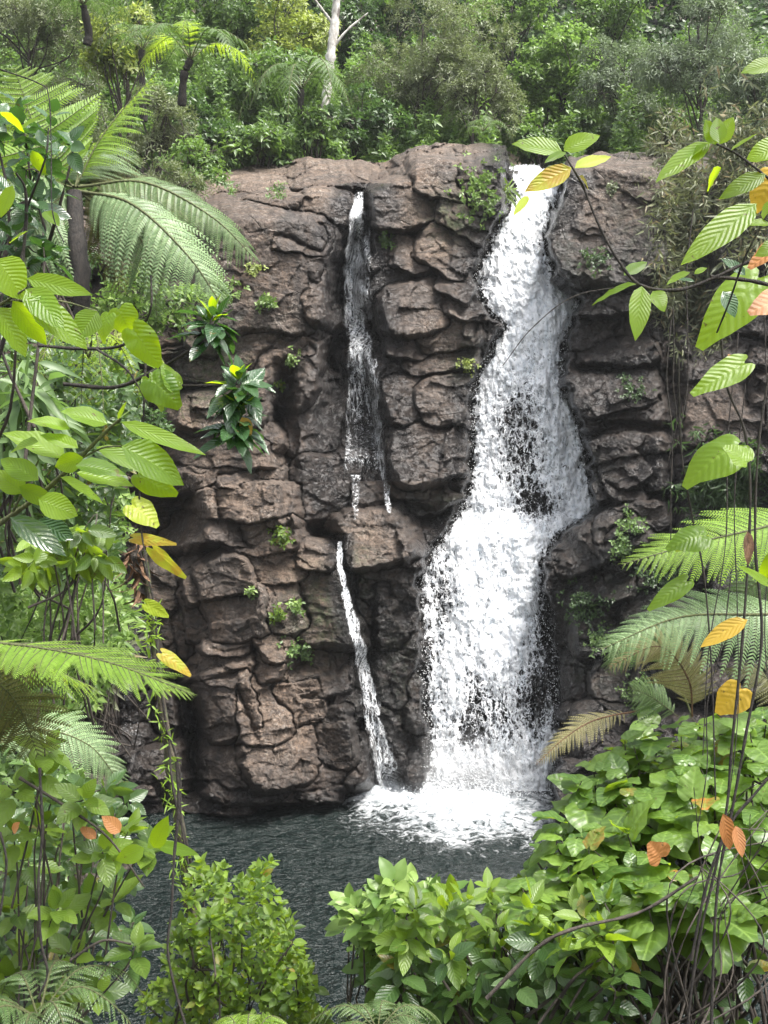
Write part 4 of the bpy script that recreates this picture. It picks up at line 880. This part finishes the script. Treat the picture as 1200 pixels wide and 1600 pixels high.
# bushes covering the left shoulder of the cliff
for i, (lab, px, py, rx, ry, Y, kd, z) in enumerate([
 ('olive bush on the left shoulder of the cliff beside the fern tips', 255, 300, 80, 70, 22.0, 'olive', 11),
 ('mid green bush hanging over the left end of the ledge', 300, 255, 60, 45, 23.5, 'mid', 12),
 ('light green bush under the drooping silver fronds', 215, 470, 95, 60, 19.5, 'bright', 8),
 ('dark bush on the slope behind the black fern trunk', 70, 420, 110, 90, 19.0, 'dark', 8),
 ('yellow green bush in front of the shaded left wall', 120, 560, 110, 70, 17.5, 'yellow', 6.5),
 ('mid green bush at the left edge below the fern trunk', 20, 660, 110, 90, 16.0, 'mid', 5),
 ('dark green bush on the wall left of the deep cleft', 190, 660, 75, 80, 17.0, 'dark', 5.5),
 ('light green bush below the long backlit leaves', 130, 800, 100, 80, 15.5, 'bright', 4.0),
 ('dark green bush at the left edge above the bamboo grass', 10, 860, 90, 90, 14.5, 'dark', 3.0)]):
    tree('shrub', lab, 'shrub', px, py, rx, ry, Y, kd, 'bushes on the left slope', base=P(px, py+ry+20, Y)[2], seed=300+i, dens=1.3, lsc=.75, trunkr=.04)
for lab, poly, Y, n, kd, sz in [
 ('spiky light green bamboo grass clump at the left, above the big horizontal frond', [(-20,890),(60,870),(150,880),(195,940),(190,1010),(120,1080),(20,1070),(-30,1000)], 11.5, 520, 'bright', .24),
 ('pale bamboo grass hanging over the wet black rock in the left corner', [(110,1000),(190,1000),(180,1070),(120,1100),(60,1060)], 12.5, 150, 'bamboo', .22),
 ('grass and leaves at the left edge under the horizontal frond', [(-20,1060),(60,1060),(80,1150),(40,1220),(-20,1230)], 9.0, 170, 'mid', .2)]:
    bush('bamboo_clump', lab, 'bamboo', poly, lambda a, b, Y=Y: Y+0*a, n, T_LAN, G[kd], 7, sz, .8, (0, -.6, .5), .5, group='bamboo grass on the left slope', kw=dict(droop=.6, inter=.7), seed=int(Y*10))
# rocks and wet stones at the left shore
def stone(lab, px, py, Y, r, seed, sq=.6):
    k = np.random.default_rng(seed); nu, nv = 40, 24; a = np.linspace(0, 2*PI, nu, endpoint=False); b = np.linspace(-PI/2, PI/2, nv); A, B = np.meshgrid(a, b)
    u = np.stack([np.cos(A)*np.cos(B), np.sin(A)*np.cos(B), np.sin(B)], -1); u = np.sign(u)*np.abs(u)**.75; rr_ = r*(1+.22*fbm(u[..., 0]*1.3+seed, u[..., 1]*1.3, u[..., 2]*1.3, 3)+.04*fbm(u[..., 0]*6+seed, u[..., 1]*6, u[..., 2]*6, 3))
    Vv = (u*rr_[..., None]*V3(1.2, 1, sq)).reshape(-1, 3); idx = np.arange(nu*nv).reshape(nv, nu); F = np.stack([idx[:-1], np.roll(idx, -1, 1)[:-1], np.roll(idx, -1, 1)[1:], idx[1:]], -1).reshape(-1, 4)
    o = mesh('rock', Vv, F, M_ROCK, attrs={'wet': np.full(len(Vv), .35), 'tone': np.full(len(Vv), .3), 'moss': np.full(len(Vv), .4)}); o.location = P(px, py, Y); tag(o, lab, 'rock', 'loose rocks on the left shore')
for i, a in enumerate([('low flat rock at the water edge behind the left foreground leaves',120,1372,14.2,.42),('rounded brown rock on the left shore below the fern frond',60,1330,13.8,.5),('small wet rock on the left shore nearest the pool',165,1345,15.0,.3),('grey brown rock on the left bank half under leaves',30,1400,12.4,.5),('mossy rock on the bank under the silver green frond',95,1270,15.0,.6)]): stone(*a, seed=i+1)

# ------------------------------------------------------------------ left foreground
def vine(lab, lines, Y0, mat=B_VINE, name='vine', group='thin black hanging vines', cat='vine'):
    r = thing(name, P(lines[0][0][0][0], lines[0][0][0][1], Y0), lab, cat, group); stems(lines, r, mat, 'stem'); return r
r = thing('leafy_branch', P(-20, 830, 2.4), 'branch of long quilted backlit leaves reaching in from the left edge', 'branch', 'foreground branches at the left')
hero([(168,662,96,640,34),(189,659,320,710,22),(190,697,296,745,46),(150,698,259,745,26),(110,670,46,650,26),(122,700,63,677,24),(102,715,10,665,42),(118,728,198,730,28),(120,738,208,755,32),(95,745,165,784,24),(60,780,122,806,34),(60,750,0,715,30),(38,770,-12,735,32),(60,690,10,700,24),(130,715,80,735,26),(30,760,90,790,24)], 2.3, G['glow'], T_OVAL, r, 'leaves')
hero([(168,660,120,630,16),(16,808,104,868,34),(60,812,112,846,32),(175,705,262,748,18)], 2.35, G['gloss'], T_OVAL, r, 'dark_leaves')
hero([(186,655,205,638,5),(184,655,196,628,5)], 2.3, G['lime'], T_ELL, r, 'young_leaves')
stems([([(-30,838,2.45),(60,775,2.4),(120,720,2.36),(168,672,2.32),(188,655,2.3)], .0065, .003), ([(20,800,2.4),(40,760,2.38),(60,720,2.35)], .003, .002), ([(120,720,2.36),(160,700,2.33),(190,697,2.3)], .0025, .002)], r, B_TWIG)
r = thing('leafy_branch', P(-30, 520, 2.2), 'cluster of big round toothed backlit leaves at the left edge just under the fern trunk', 'branch', 'foreground branches at the left')
hero([(42,435,143,460,28),(40,464,138,545,40),(152,486,120,528,38),(-5,480,46,556,52),(-5,405,42,458,48),(40,452,100,500,36),(20,470,75,540,30)], 2.1, G['glow'], T_OVAL, r, 'leaves')
stems([([(-40,500,2.2),(10,470,2.12),(42,450,2.1)], .004, .002), ([(10,470,2.12),(90,470,2.12),(152,486,2.1)], .0025, .0015)], r, B_TWIG)
r = thing('climbing_vine', P(228, 540, 3.2), 'climbing vine with pale heart shaped translucent leaves on black twigs at the left', 'vine', 'foreground branches at the left')
hero([(190,492,206,534,42),(165,500,150,540,30),(218,528,262,586,40),(245,600,286,640,46),(238,602,262,650,34),(228,748,283,782,38),(270,598,250,560,26)], 3.0, G['glow'], T_HEART, r, 'leaves')
hero([(215,795,256,824,38),(222,842,284,850,16),(250,868,299,914,24),(236,948,272,968,18),(264,1028,310,1060,20)], 3.0, G['limeyellow'], T_HEART, r, 'old_leaves')[0]['label'] = 'yellowing leaves'
stems([([(60,540,3.2),(130,545,3.2),(190,540,3.1),(222,510,3.05),(236,480,3.0),(236,430,3.0)], .006, .0025), ([(100,600,3.2),(180,605,3.15),(240,580,3.1),(300,545,3.05),(335,520,3.0)], .007, .003), ([(240,580,3.1),(262,600,3.05),(330,602,3.0),(372,600,3.0)], .005, .002), ([(228,560,3.1),(222,700,3.05),(218,800,3.05),(232,900,3.0)], .0035, .002), ([(150,545,3.15),(200,580,3.1),(235,640,3.1)], .004, .002)], r, B_VINE)
for lab, px, py, Y in [('upper of three glossy leaf rosettes on black twigs in front of the cliff',333,500,3.05),('middle glossy leaf rosette on the black twig',372,598,3.0),('lowest drooping leaf rosette with a curled yellow leaf',372,650,3.0)]:
    r = thing('leaf_rosette', P(px, py, Y), lab, 'leaf rosette', 'glossy leaf rosettes on the black twigs')
    C_ = P(np.array([px, px-4, px+6]), np.array([py-8, py+12, py+2]), Y); scatter('leaves', T_ELL, G['gloss'], r, C_, V3(.1, -.3, .9)+RNG.normal(size=(3, 3))*.15, 9, .098, droop=.5, a0=30, a1=110); scatter('new_leaves', T_ELL, G['glow'], r, C_[:1], np.array([[0, -.2, 1.]]), 5, .075, a0=15, a1=55)
    if 'lowest' in lab: hero([(378,652,392,682,16)], Y-.02, G['gold'], T_ELL, r, 'old_leaf')
    stems([([(px-30, py+28, Y), (px-10, py+14, Y), (px, py-6, Y)], .003, .002)], r, B_VINE)
r = bush('shrub', 'shrub with small dark round leaves at the left edge before the tree fern', 'shrub', [(-30,130),(40,150),(75,170),(110,200),(95,260),(70,300),(95,350),(75,400),(-30,410)], lambda a, b: 3.2+0*a, 46, T_OVAL, G['gloss'], 5, .075, .6, (.2, -.3, .8), .6, .004, P(-60, 700, 3.6), 'foreground branches at the left', kw=dict(droop=.35, pet=.3), seed=21, nst=16)
hero([(0,175,40,200,20),(30,205,60,180,14),(70,330,92,352,18),(50,235,70,275,16),(20,290,0,340,18),(15,380,42,360,16),(35,430,10,460,18)], 3.1, G['glow'], T_OVAL, r, 'new_leaves')
stems([([(-20,620,3.3),(20,480,3.2),(38,380,3.2),(40,300,3.15),(25,270,3.1)], .008, .003), ([(-10,105,3.0),(60,130,3.0),(76,150,3.0),(80,230,3.0),(82,330,3.0),(100,380,3.0)], .002, .0015), ([(40,330,3.2),(70,250,3.1),(76,200,3.1)], .004, .002)], r, B_VINE, 'branches')
bush('shrub', 'tangle of drooping strap shaped silvery leaves at the left edge below the round backlit leaves', 'shrub', [(-20,550),(70,560),(90,640),(40,700),(-20,690)], lambda a, b: 5+0*a, 30, T_LAN, G['fernmid'], 6, .26, .6, (.2, -.3, .7), .5, .005, P(-20, 900, 5.4), 'bushes on the left slope', kw=dict(droop=1.0), seed=22, nst=16)
bush('shrub', 'mixed small leaved bush behind the long backlit leaves', 'shrub', [(-20,500),(120,520),(230,560),(220,700),(180,760),(190,900),(60,900),(-20,900)], lambda a, b: 6.5+0*a, 760, T_ELL, G['shade'], 6, .10, 2.0, (0, -.5, .7), .5, .004, P(60, 1250, 7.5), 'bushes on the left slope', kw=dict(droop=.4), gap=-.35, seed=23, nst=30)
bush('shrub', 'fine leaved pale green bush behind the level fern frond at the left', 'shrub', [(-20,860),(80,850),(190,880),(200,1000),(150,1110),(-20,1130)], lambda a, b: 8.2+0*a, 520, T_S, G['bright'], 7, .10, 1.8, (0, -.5, .7), .5, .004, P(60, 1350, 9), 'bushes on the left slope', kw=dict(droop=.4), gap=-.3, seed=26, nst=20)
bush('shrub', 'dim leafy bush between the silvery frond and the large leaved corner shrub', 'shrub', [(-20,1180),(90,1170),(140,1230),(150,1330),(60,1400),(-20,1420)], lambda a, b: 6.0+0*a, 260, T_S, G['mid'], 7, .09, 1.2, (0, -.5, .7), .5, .004, P(40, 1650, 6.5), 'bushes on the left slope', kw=dict(droop=.3), gap=-.3, seed=27, nst=20)
bush('shrub', 'yellow green drooping leaves hanging below the long backlit leaves', 'shrub', [(60,820),(170,830),(160,900),(90,900),(20,880)], lambda a, b: 4.6+0*a, 40, T_ELL, G['lime'], 6, .10, .6, (0, -.5, -.2), .4, .004, P(60, 1100, 5), 'bushes on the left slope', kw=dict(droop=.8), seed=24, nst=16)
fern('ground_fern', 'big bright fern with one long frond lying level across the left side', -60, 1010, 3.1, [
 ([(-60,1000,.1),(60,1012,0),(180,1038,-.1),(300,1085,-.15)], (-.08,.02,1), .24, 'fernlight', dict(npin=34, npl=22, dr=.06)),
 ([(-60,1020,.1),(40,1030,.25),(150,1075,.4)], (0,-.1,1), .22, 'fernlight', dict(npin=28, npl=20)),
 ([(-60,1030,.0),(20,1090,.1),(60,1180,.2)], (0,-.8,.5), .22, 'fernbrown', dict(npin=24, npl=18, label='browning frond'))], group='ferns')
fern('ground_fern', 'silvery fern frond arching over the left shore below the bright level frond', -20, 1160, 6.5, [
 ([(-20,1165,0),(60,1140,0),(140,1165,0),(192,1230,0)], (0,-.6,.8), .30, 'fernsilver', dict(npin=30, npl=18)),
 ([(-20,1165,0),(40,1150,.4),(110,1130,.8)], (0,-.6,.8), .26, 'fernsilver', dict(npin=24, npl=16))], group='ferns')
crown_fern('small ferns nested in the bush left of the thin trunk', 140, 560, 6.2, 6, .5, .12, ['fernlight'], 41, None, 1.1, 'ground_fern', 'ferns', 'fern', npin=18, npl=8)
crown_fern('dark fern at the bottom left corner', 60, 1590, 3.2, 8, .36, .09, ['fernmid'], 42, None, .5, 'ground_fern', 'ferns', 'fern', npin=24, npl=10, lift=.25)
crown_fern('fern peeping in at the bottom edge beside the small leaved shrub', 385, 1650, 3.6, 8, .30, .075, ['fernlight'], 43, None, .5, 'ground_fern', 'ferns', 'fern', npin=24, npl=10)
crown_fern('mid green fern at the bottom edge between the two shrubs', 590, 1610, 3.5, 9, .27, .07, ['fernmid'], 44, None, .5, 'ground_fern', 'ferns', 'fern', npin=24, npl=10, lift=.2)
# mossy pole with creepers
r = thing('slender_trunk', P(320, 1640, 5.0), 'slender mossy brown trunk wrapped with creepers in front of the left pool edge', 'tree')
stems([([(322,1680,5.0),(306,1500,5.0),(290,1360,5.0),(270,1220,5.0),(250,1080,5.0),(236,960,5.0),(226,860,5.0)], .034, .014)], r, B_MOSS, 'trunk', 9)
stems([([(330,1640,4.96),(300,1470,4.93),(300,1360,4.97),(272,1240,4.93),(262,1150,4.97),(248,1050,4.95),(240,940,4.97),(215,850,4.97)], .008, .005), ([(300,1600,4.97),(318,1480,4.95),(285,1300,4.94),(280,1200,4.97),(252,1120,4.95)], .006, .004)], r, B_VINE, 'creeper')
zz = RNG.random(90); cx = np.interp(zz, [0, .35, .7, 1], [312, 285, 252, 232]); C_ = P(cx+RNG.normal(size=90)*8, 1560-620*zz, 4.96); scatter('epiphytes', T_LAN, G['fernlight'], r, C_, V3(.4, -.5, .3)+RNG.normal(size=(90, 3))*.6, 4, .055, droop=.4)
C_ = P(215+RNG.normal(size=12)*10, 880+RNG.normal(size=12)*30, 5.0); scatter('dead_leaves', T_LAN, B_DRY, r, C_, V3(.1, -.2, -1)+RNG.normal(size=(12, 3))*.2, 4, .12, droop=.9)
vine('black looping vine hanging in front of the slender trunk down to the bottom edge', [([(276,1190,3),(279,1260,3),(272,1340,3),(268,1420,3),(262,1480,3),(272,1540,3),(292,1610,3)], .0045, .0035)], 3)
vine('knotted black vine at the left edge beside the rosettes', [([(62,1200,2.8),(66,1300,2.8),(60,1380,2.8),(64,1470,2.8),(74,1520,2.8),(60,1560,2.8)], .004, .003), ([(0,1300,2.8),(10,1350,2.8),(0,1430,2.8)], .0035, .003)], 2.8)
# lower left shrub with large leaves, rosette by rosette
r = thing('shrub', P(60, 1680, 3.6), 'leafy shrub with large ovate leaves and a few orange ones in the lower left corner', 'shrub')
ros = [(70,1165),(62,1205),(85,1245),(25,1230),(172,1300),(95,1310),(38,1345),(235,1322),(200,1300),(140,1405),(212,1478),(60,1290),(20,1420),(110,1490),(160,1330),(40,1480),(90,1420),(20,1300),(130,1250),(180,1400),(10,1530),(150,1550),(90,1560)]
Q = np.array(ros, float); C_ = P(Q[:, 0], Q[:, 1], 3.3+.5*RNG.random(len(Q))); C2 = P(RNG.uniform(-20, 210, 110), RNG.uniform(1230, 1640, 110), 3.7+.8*RNG.random(110))
scatter('foliage', T_OVAL, G['lime'], r, C_, V3(.1, -.45, .8)+RNG.normal(size=(len(Q), 3))*.35, 8, .100, droop=.3, a0=25, a1=80); scatter('inner_leaves', T_OVAL, G['shade'], r, C2, V3(.1, -.45, .6)+RNG.normal(size=(110, 3))*.4, 6, .09)  # inner leaves take the green that has the shade painted in
hero([(188,1300,160,1275,20),(20,1300,30,1285,12),(150,1310,125,1290,14)], 3.25, G['orange'], T_OVAL, r, 'orange_leaves')[0]['label'] = 'orange leaves'
hero([(230,1325,272,1290,26),(225,1325,180,1350,24),(245,1320,310,1335,18),(240,1325,262,1280,22)], 3.25, G['glow'], T_OVAL, r, 'bright_leaves')
rp = np.array(r.location); L = np.array([spline([c+(rp-c)*min(1, .5/np.linalg.norm(rp-c))+RNG.normal(size=3)*.05, c+(rp-c)*.1+RNG.normal(size=3)*.03, c], 10) for c in np.concatenate([C_, C2[:30]])]); V_, F, uv = tubes(L, np.tile(np.linspace(.004, .002, 10), (len(L), 1)), 5); mesh('stems', V_, F, B_DARK, r, uv)
stems([([(30,1215,3.3),(110,1265,3.3),(170,1310,3.3),(225,1385,3.3)], .005, .003), ([(110,1500,3.3),(160,1470,3.3),(205,1475,3.3)], .005, .003)], r, B_DARK, 'twigs')
# small leaved shrub, bottom centre left
bush('shrub', 'fresh green small leaved shrub at the bottom in front of the pool, left of centre', 'shrub', [(300,1345),(345,1350),(372,1375),(425,1335),(420,1372),(450,1425),(470,1480),(500,1560),(520,1640),(215,1640),(225,1560),(262,1480),(290,1420)], lambda a, b: 4.3+.0*a, 640, T_OVAL, G['lime'], 7, .048, 1.0, (0, -.35, .9), .45, .004, P(340, 1800, 4.8), 'shrubs along the bottom', kw=dict(droop=.1, a0=25, a1=80), gap=-.3, seed=31, nst=70)

# ------------------------------------------------------------------ right foreground
r = bush('heart_leaved_shrub', 'big bank of light green heart shaped leaves filling the lower right', 'shrub', [(905,1215),(940,1180),(985,1145),(1050,1120),(1130,1105),(1230,1105),(1230,1420),(1100,1450),(950,1440),(880,1420),(800,1385),(815,1340),(840,1300),(870,1255)], lambda a, b: np.interp(b, [1080, 1450], [5.0, 3.7])-.0008*(a-1000), 470, T_HEART, G['heart'], 2, .165, .8, (-.2, -.12, 1), .16, .006, P(1150, 1750, 4.6), 'shrubs along the bottom', kw=dict(droop=.3, a0=60, a1=85, pet=.35, inter=.2, up=.9), gap=-.22, seed=32)
hero([(1030,1335,1012,1315,36)], 3.8, G['orange'], T_HEART, r, 'orange_leaf')[0]['label'] = 'orange brown leaf'
hero([(1150,1085,1115,1125,44)], 4.3, G['gold'], T_HEART, r, 'yellow_leaf')[0]['label'] = 'bright yellow leaf with holes'
r = bush('shrub', 'mixed shrub with pointed mid green leaves at the bottom right of centre', 'shrub', [(650,1400),(740,1365),(830,1385),(920,1400),(1000,1420),(1010,1480),(900,1500),(760,1490),(640,1500),(630,1450)], lambda a, b: np.interp(b, [1360, 1600], [4.0, 3.3]), 120, T_ELL, G['lime'], 6, .105, .7, (-.1, -.4, .8), .4, .005, P(800, 1800, 4.0), 'shrubs along the bottom', kw=dict(droop=.2, a0=30, a1=85), gap=-.25, seed=33, nst=40)
bush('shrub', 'low shrub with light leaf tips reaching over the pool at the bottom centre', 'shrub', [(530,1430),(565,1385),(620,1375),(690,1385),(720,1450),(700,1530),(560,1530),(545,1500)], lambda a, b: 4.1+0*a, 110, T_OVAL, G['bright'], 6, .09, .6, (-.15, -.35, .85), .4, .004, P(640, 1800, 4.5), 'shrubs along the bottom', kw=dict(droop=.15, a0=30, a1=80), gap=-.4, seed=34, nst=40)
bush('shrub', 'shaded leafy undergrowth shrub with larger leaves below the mixed shrub at the bottom edge', 'shrub', [(600,1480),(700,1470),(900,1470),(980,1500),(960,1640),(560,1640)], lambda a, b: 3.75-.0006*(b-1480), 110, T_OVAL, G['shade'], 5, .13, 1.0, (-.1, -.4, .8), .5, .004, P(780, 1850, 4.6), 'shrubs along the bottom', kw=dict(droop=.3), gap=-.3, seed=36, nst=26)  # leaf colour itself is darkened for the shade under the taller shrubs
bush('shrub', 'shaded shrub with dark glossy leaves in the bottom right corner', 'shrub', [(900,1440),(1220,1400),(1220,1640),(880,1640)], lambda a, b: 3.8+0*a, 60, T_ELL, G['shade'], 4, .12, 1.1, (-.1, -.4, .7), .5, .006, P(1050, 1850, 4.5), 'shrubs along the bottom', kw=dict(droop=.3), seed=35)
# ferns
fern('ground_fern', 'right hand fern with two broad bright fronds reaching in over the dark wall', 1260, 900, 4.6, [
 ([(1280,800,.2),(1200,822,.1),(1090,848,0),(972,882,-.1)], (0,-.75,.65), .26, 'fernlight', dict(npin=30, npl=22, dr=.2, phi0=25, phi1=55)),
 ([(1280,960,.2),(1180,960,.1),(1060,965,0),(938,1015,-.1)], (0,-.75,.65), .26, 'fernsilver', dict(npin=30, npl=22, dr=.3, phi0=10, phi1=45)),
 ([(1280,880,.3),(1200,900,.4),(1120,960,.5)], (0,-.8,.5), .2, 'fernmid', dict(npin=24, npl=18))], group='ferns')
fern('ground_fern', 'fern with a curled tan frond rising behind the heart shaped leaves', 1080, 1110, 4.9, [
 ([(1082,1120,0),(1075,1060,-.05),(1030,1010,-.1),(952,1042,-.15)], (-.2,-.8,.5), .17, 'ferntan', dict(npin=30, npl=18, dr=.25, label='dry tan frond')),
 ([(1082,1120,.2),(1030,1000,.2),(975,1005,.15),(950,1050,.1)], (-.2,-.8,.5), .15, 'fernmid', dict(npin=26, npl=16)),
 ([(1060,1120,.1),(1020,1090,.1),(985,1075,.0)], (0,-.9,.4), .14, 'fernmid', dict(npin=20, npl=14)),
 ([(1000,1110,.1),(930,1125,0),(880,1155,-.1),(838,1195,-.15)], (0,-.6,.8), .10, 'ferntan', dict(npin=30, npl=10, dr=.2, label='narrow pale frond pointing at the foot of the fall')),
 ([(1260,1130,-.1),(1200,1060,-.15),(1130,1050,-.2)], (0,-.7,.6), .14, 'fernbrown', dict(npin=24, npl=14))], group='ferns')
# the branch across the top right and its leaves
r = thing('leafy_branch', P(1240, 390, 2.6), 'thin dark branch from the right, its stem topped by two glowing leaves', 'branch', 'foreground branches at the right')
stems([([(1250,388,2.6),(1180,405,2.6),(1120,432,2.6),(1060,453,2.6),(1000,445,2.6),(965,405,2.6),(935,350,2.6),(910,290,2.6),(880,238,2.6)], .0055, .0022), ([(1000,445,2.6),(900,462,2.6),(832,512,2.6),(785,572,2.6)], .0018, .001), ([(1250,460,2.6),(1180,440,2.6),(1110,432,2.6)], .006, .004)], r, B_VINE, 'branch')
hero([(878,236,800,222,30),(881,236,935,202,26),(884,238,850,250,14),(994,443,922,469,26),(1003,447,992,528,28),(1020,455,1044,480,24),(1078,425,1040,440,15),(975,430,1012,408,18),(1085,428,1105,415,8)], 2.55, G['glow'], T_OVAL, r, 'leaves')
hero([(898,262,958,241,20),(893,262,820,298,26),(905,275,924,291,14),(826,306,802,334,10)], 2.58, G['limeyellow'], T_OVAL, r, 'tattered_leaves')[0]['label'] = 'tattered olive yellow leaves'
hero([(1130,455,1150,495,28),(1085,440,1050,432,10),(1165,430,1130,400,16)], 2.65, G['gloss'], T_OVAL, r, 'dark_leaves')
r = thing('leafy_branch', P(1250, 330, 2.5), 'bunch of large backlit leaves and an orange yellow leaf along the upper right edge', 'branch', 'foreground branches at the right')
hero([(1110,222,1024,282,30),(1122,226,1146,182,24),(1118,226,1103,186,20),(1124,224,1122,180,20),(1105,225,1068,247,20),(1142,235,1183,208,11),(1127,262,1096,300,22),(1196,272,1128,306,26),(1225,225,1172,246,36),(1182,318,1074,406,38),(1210,352,1156,344,24),(1215,98,1158,112,24),(1225,300,1190,340,30),(1230,380,1185,395,26)], 2.4, G['glow'], T_OVAL, r, 'leaves')
hero([(1205,283,1170,332,50)], 2.4, G['gold'], T_HEART, r, 'yellow_leaf')[0]['label'] = 'orange yellow spotted leaf'
hero([(1210,390,1160,422,34),(1215,470,1165,485,40)], 2.5, G['orange'], T_HEART, r, 'brown_leaves')[0]['label'] = 'orange brown withered leaves'
stems([([(1250,320,2.5),(1190,270,2.4),(1150,240,2.4),(1118,224,2.4)], .004, .002), ([(1220,250,2.4),(1200,330,2.4),(1165,400,2.4),(1140,470,2.45),(1120,520,2.5)], .003, .002)], r, B_VINE, 'twigs')
r = thing('climbing_vine', P(1200, 1150, 3.0), 'vine with round glowing heart shaped leaves on long black stems down the right side', 'vine', 'foreground branches at the right')
hero([(1166,455,1078,552,62),(1146,577,1068,622,36),(1135,705,1050,752,66),(1090,838,1034,850,42),(1060,917,1002,958,26),(1215,875,1176,914,30),(1190,905,1150,880,14),(1160,715,1128,690,36)], 2.9, G['glow'], T_HEART, r, 'leaves')
hero([(1090,840,1045,862,26)], 2.88, G['limeyellow'], T_HEART, r, 'yellowing_leaf')
hero([(1168,968,1092,1006,24)], 2.9, G['gold'], T_OVAL, r, 'yellow_leaf')[0]['label'] = 'bright yellow leaf'
hero([(1146,566,1172,592,20)], 2.9, G['orange'], T_HEART, r, 'pink_leaf')[0]['label'] = 'small salmon coloured leaf'
hero([(1168,830,1170,885,16)], 2.88, B_DRY, T_OVAL, r, 'withered_leaf'); hero([(1130,1272,1142,1332,22),(1150,1290,1160,1340,16)], 2.88, G['orange'], T_OVAL, r, 'withered_leaves')
stems([([(1060,560,3.0),(1064,700,3.0),(1080,800,3.0),(1100,900,3.0),(1112,1050,3.0),(1118,1250,3.0)], .0035, .002), ([(1125,500,3.0),(1135,600,3.0),(1165,680,3.0),(1172,800,3.0),(1160,1000,3.0),(1145,1150,3.0),(1130,1300,3.0),(1090,1480,3.0),(1070,1640,3.0)], .0032, .004), ([(1205,560,3.0),(1185,700,3.0),(1180,850,3.0),(1190,1000,3.0),(1165,1150,3.0),(1145,1260,3.0),(1120,1400,3.0),(1110,1640,3.0)], .0032, .0045), ([(1230,1180,3.0),(1180,1240,3.0),(1140,1290,3.0),(1105,1380,3.0),(1080,1500,3.0)], .0035, .0045)], r, B_VINE, 'stems')
k = np.random.default_rng(8)
for i, (x0, y0, x1, y1, lab) in enumerate([(1062,480,1058,720,'straight black aerial root left of the round backlit leaf'),(1050,500,1040,860,'thin root hanging before the dark layered boulder'),(1078,330,1060,700,'long thin root hanging from the bamboo grass'),(1150,520,1100,1180,'slightly slanting root behind the yellow leaf'),(1140,900,1090,1300,'root crossing the silver frond'),(1195,420,1210,1200,'root nearest the right edge'),(1170,600,1135,1300,'middle root of the bundle at the right')]):
    xs = np.linspace(x0, x1, 5)+k.normal(size=5)*6; ys = np.linspace(y0, y1, 5); vine(lab, [([(xs[j], ys[j], 3.1+.1*i) for j in range(5)], .0022, .0016)], 3.1+.1*i, name='aerial_root', cat='aerial root', group='thin roots hanging at the right')
r = thing('dead_twigs', P(1120, 1620, 3.3), 'tangle of dead brown twigs and roots in the lower right behind the black stems', 'dead branches')
L = [([(1000+k.normal()*60+120*j/40., 1650, 3.4+.4*k.random()), (1090+k.normal()*50, 1480+k.normal()*40, 3.4+.4*k.random()), (1150+k.normal()*50, 1350+k.normal()*50, 3.5+.3*k.random()), (1190+k.normal()*50, 1290+k.normal()*60, 3.5)], .004, .0012) for j in range(13)]
L += [([(760,1560,3.35),(840,1480,3.35),(900,1450,3.35),(1000,1425,3.4),(1090,1370,3.4)], .007, .005)]
stems(L, r, B_DARK, 'twigs', 5)

# ------------------------------------------------------------------ thin spray haze in the air
def haze(dens):
    t = NT('haze_air'); v = t.n('ShaderNodeVolumePrincipled', ins={'Color': (.93, .96, .98, 1), 'Density': dens, 'Anisotropy': .2})
    t.t.links.new(v.outputs[0], t.out.inputs['Volume'])
    x0, x1, y0, y1, z0, z1 = -60, 60, -14, 85, -16, 62
    Vv = np.array([[x, y, z] for x in (x0, x1) for y in (y0, y1) for z in (z0, z1)], float)
    F = np.array([[0, 1, 3, 2], [4, 6, 7, 5], [0, 4, 5, 1], [2, 3, 7, 6], [0, 2, 6, 4], [1, 5, 7, 3]])
    tag(mesh('haze', Vv, F, t.m, smooth=False), kind='stuff')
haze(0.00045)

# soft drifting spray where the water lands
def mist():
    t = NT('spray_mist'); co = t.n('ShaderNodeTexCoord').outputs['Object']
    r = t.n('ShaderNodeVectorMath', operation='LENGTH', ins={0: co}).outputs['Value']
    d = t.math('MULTIPLY', t.math('POWER', t.rng(r, 0.0, 1.0, 1.0, 0.0), 1.6), t.rng(t.noise(co, 2.2, 3), .35, .65, .3, 1.2))
    v = t.n('ShaderNodeVolumePrincipled', ins={'Color': (.97, .98, .99, 1), 'Density': t.math('MULTIPLY', d, 1.5), 'Anisotropy': .1})
    t.t.links.new(v.outputs[0], t.out.inputs['Volume'])
    a = np.linspace(0, 2*PI, 24, endpoint=False); b = np.linspace(-PI/2, PI/2, 13); A, B = np.meshgrid(a, b)
    Vv = np.stack([np.cos(A)*np.cos(B), np.sin(A)*np.cos(B), np.sin(B)], -1).reshape(-1, 3); idx = np.arange(24*13).reshape(13, 24)
    F = np.stack([idx[:-1], np.roll(idx, -1, 1)[:-1], np.roll(idx, -1, 1)[1:], idx[1:]], -1).reshape(-1, 4)
    o = mesh('mist', Vv, F, t.m); o.location = (C0[0]+.1, C0[1]-.15, .35); o.scale = (2.0, 1.1, 1.15)
    tag(o, 'soft white mist hanging over the foot of the wide waterfall', 'mist', kind='stuff')
mist()
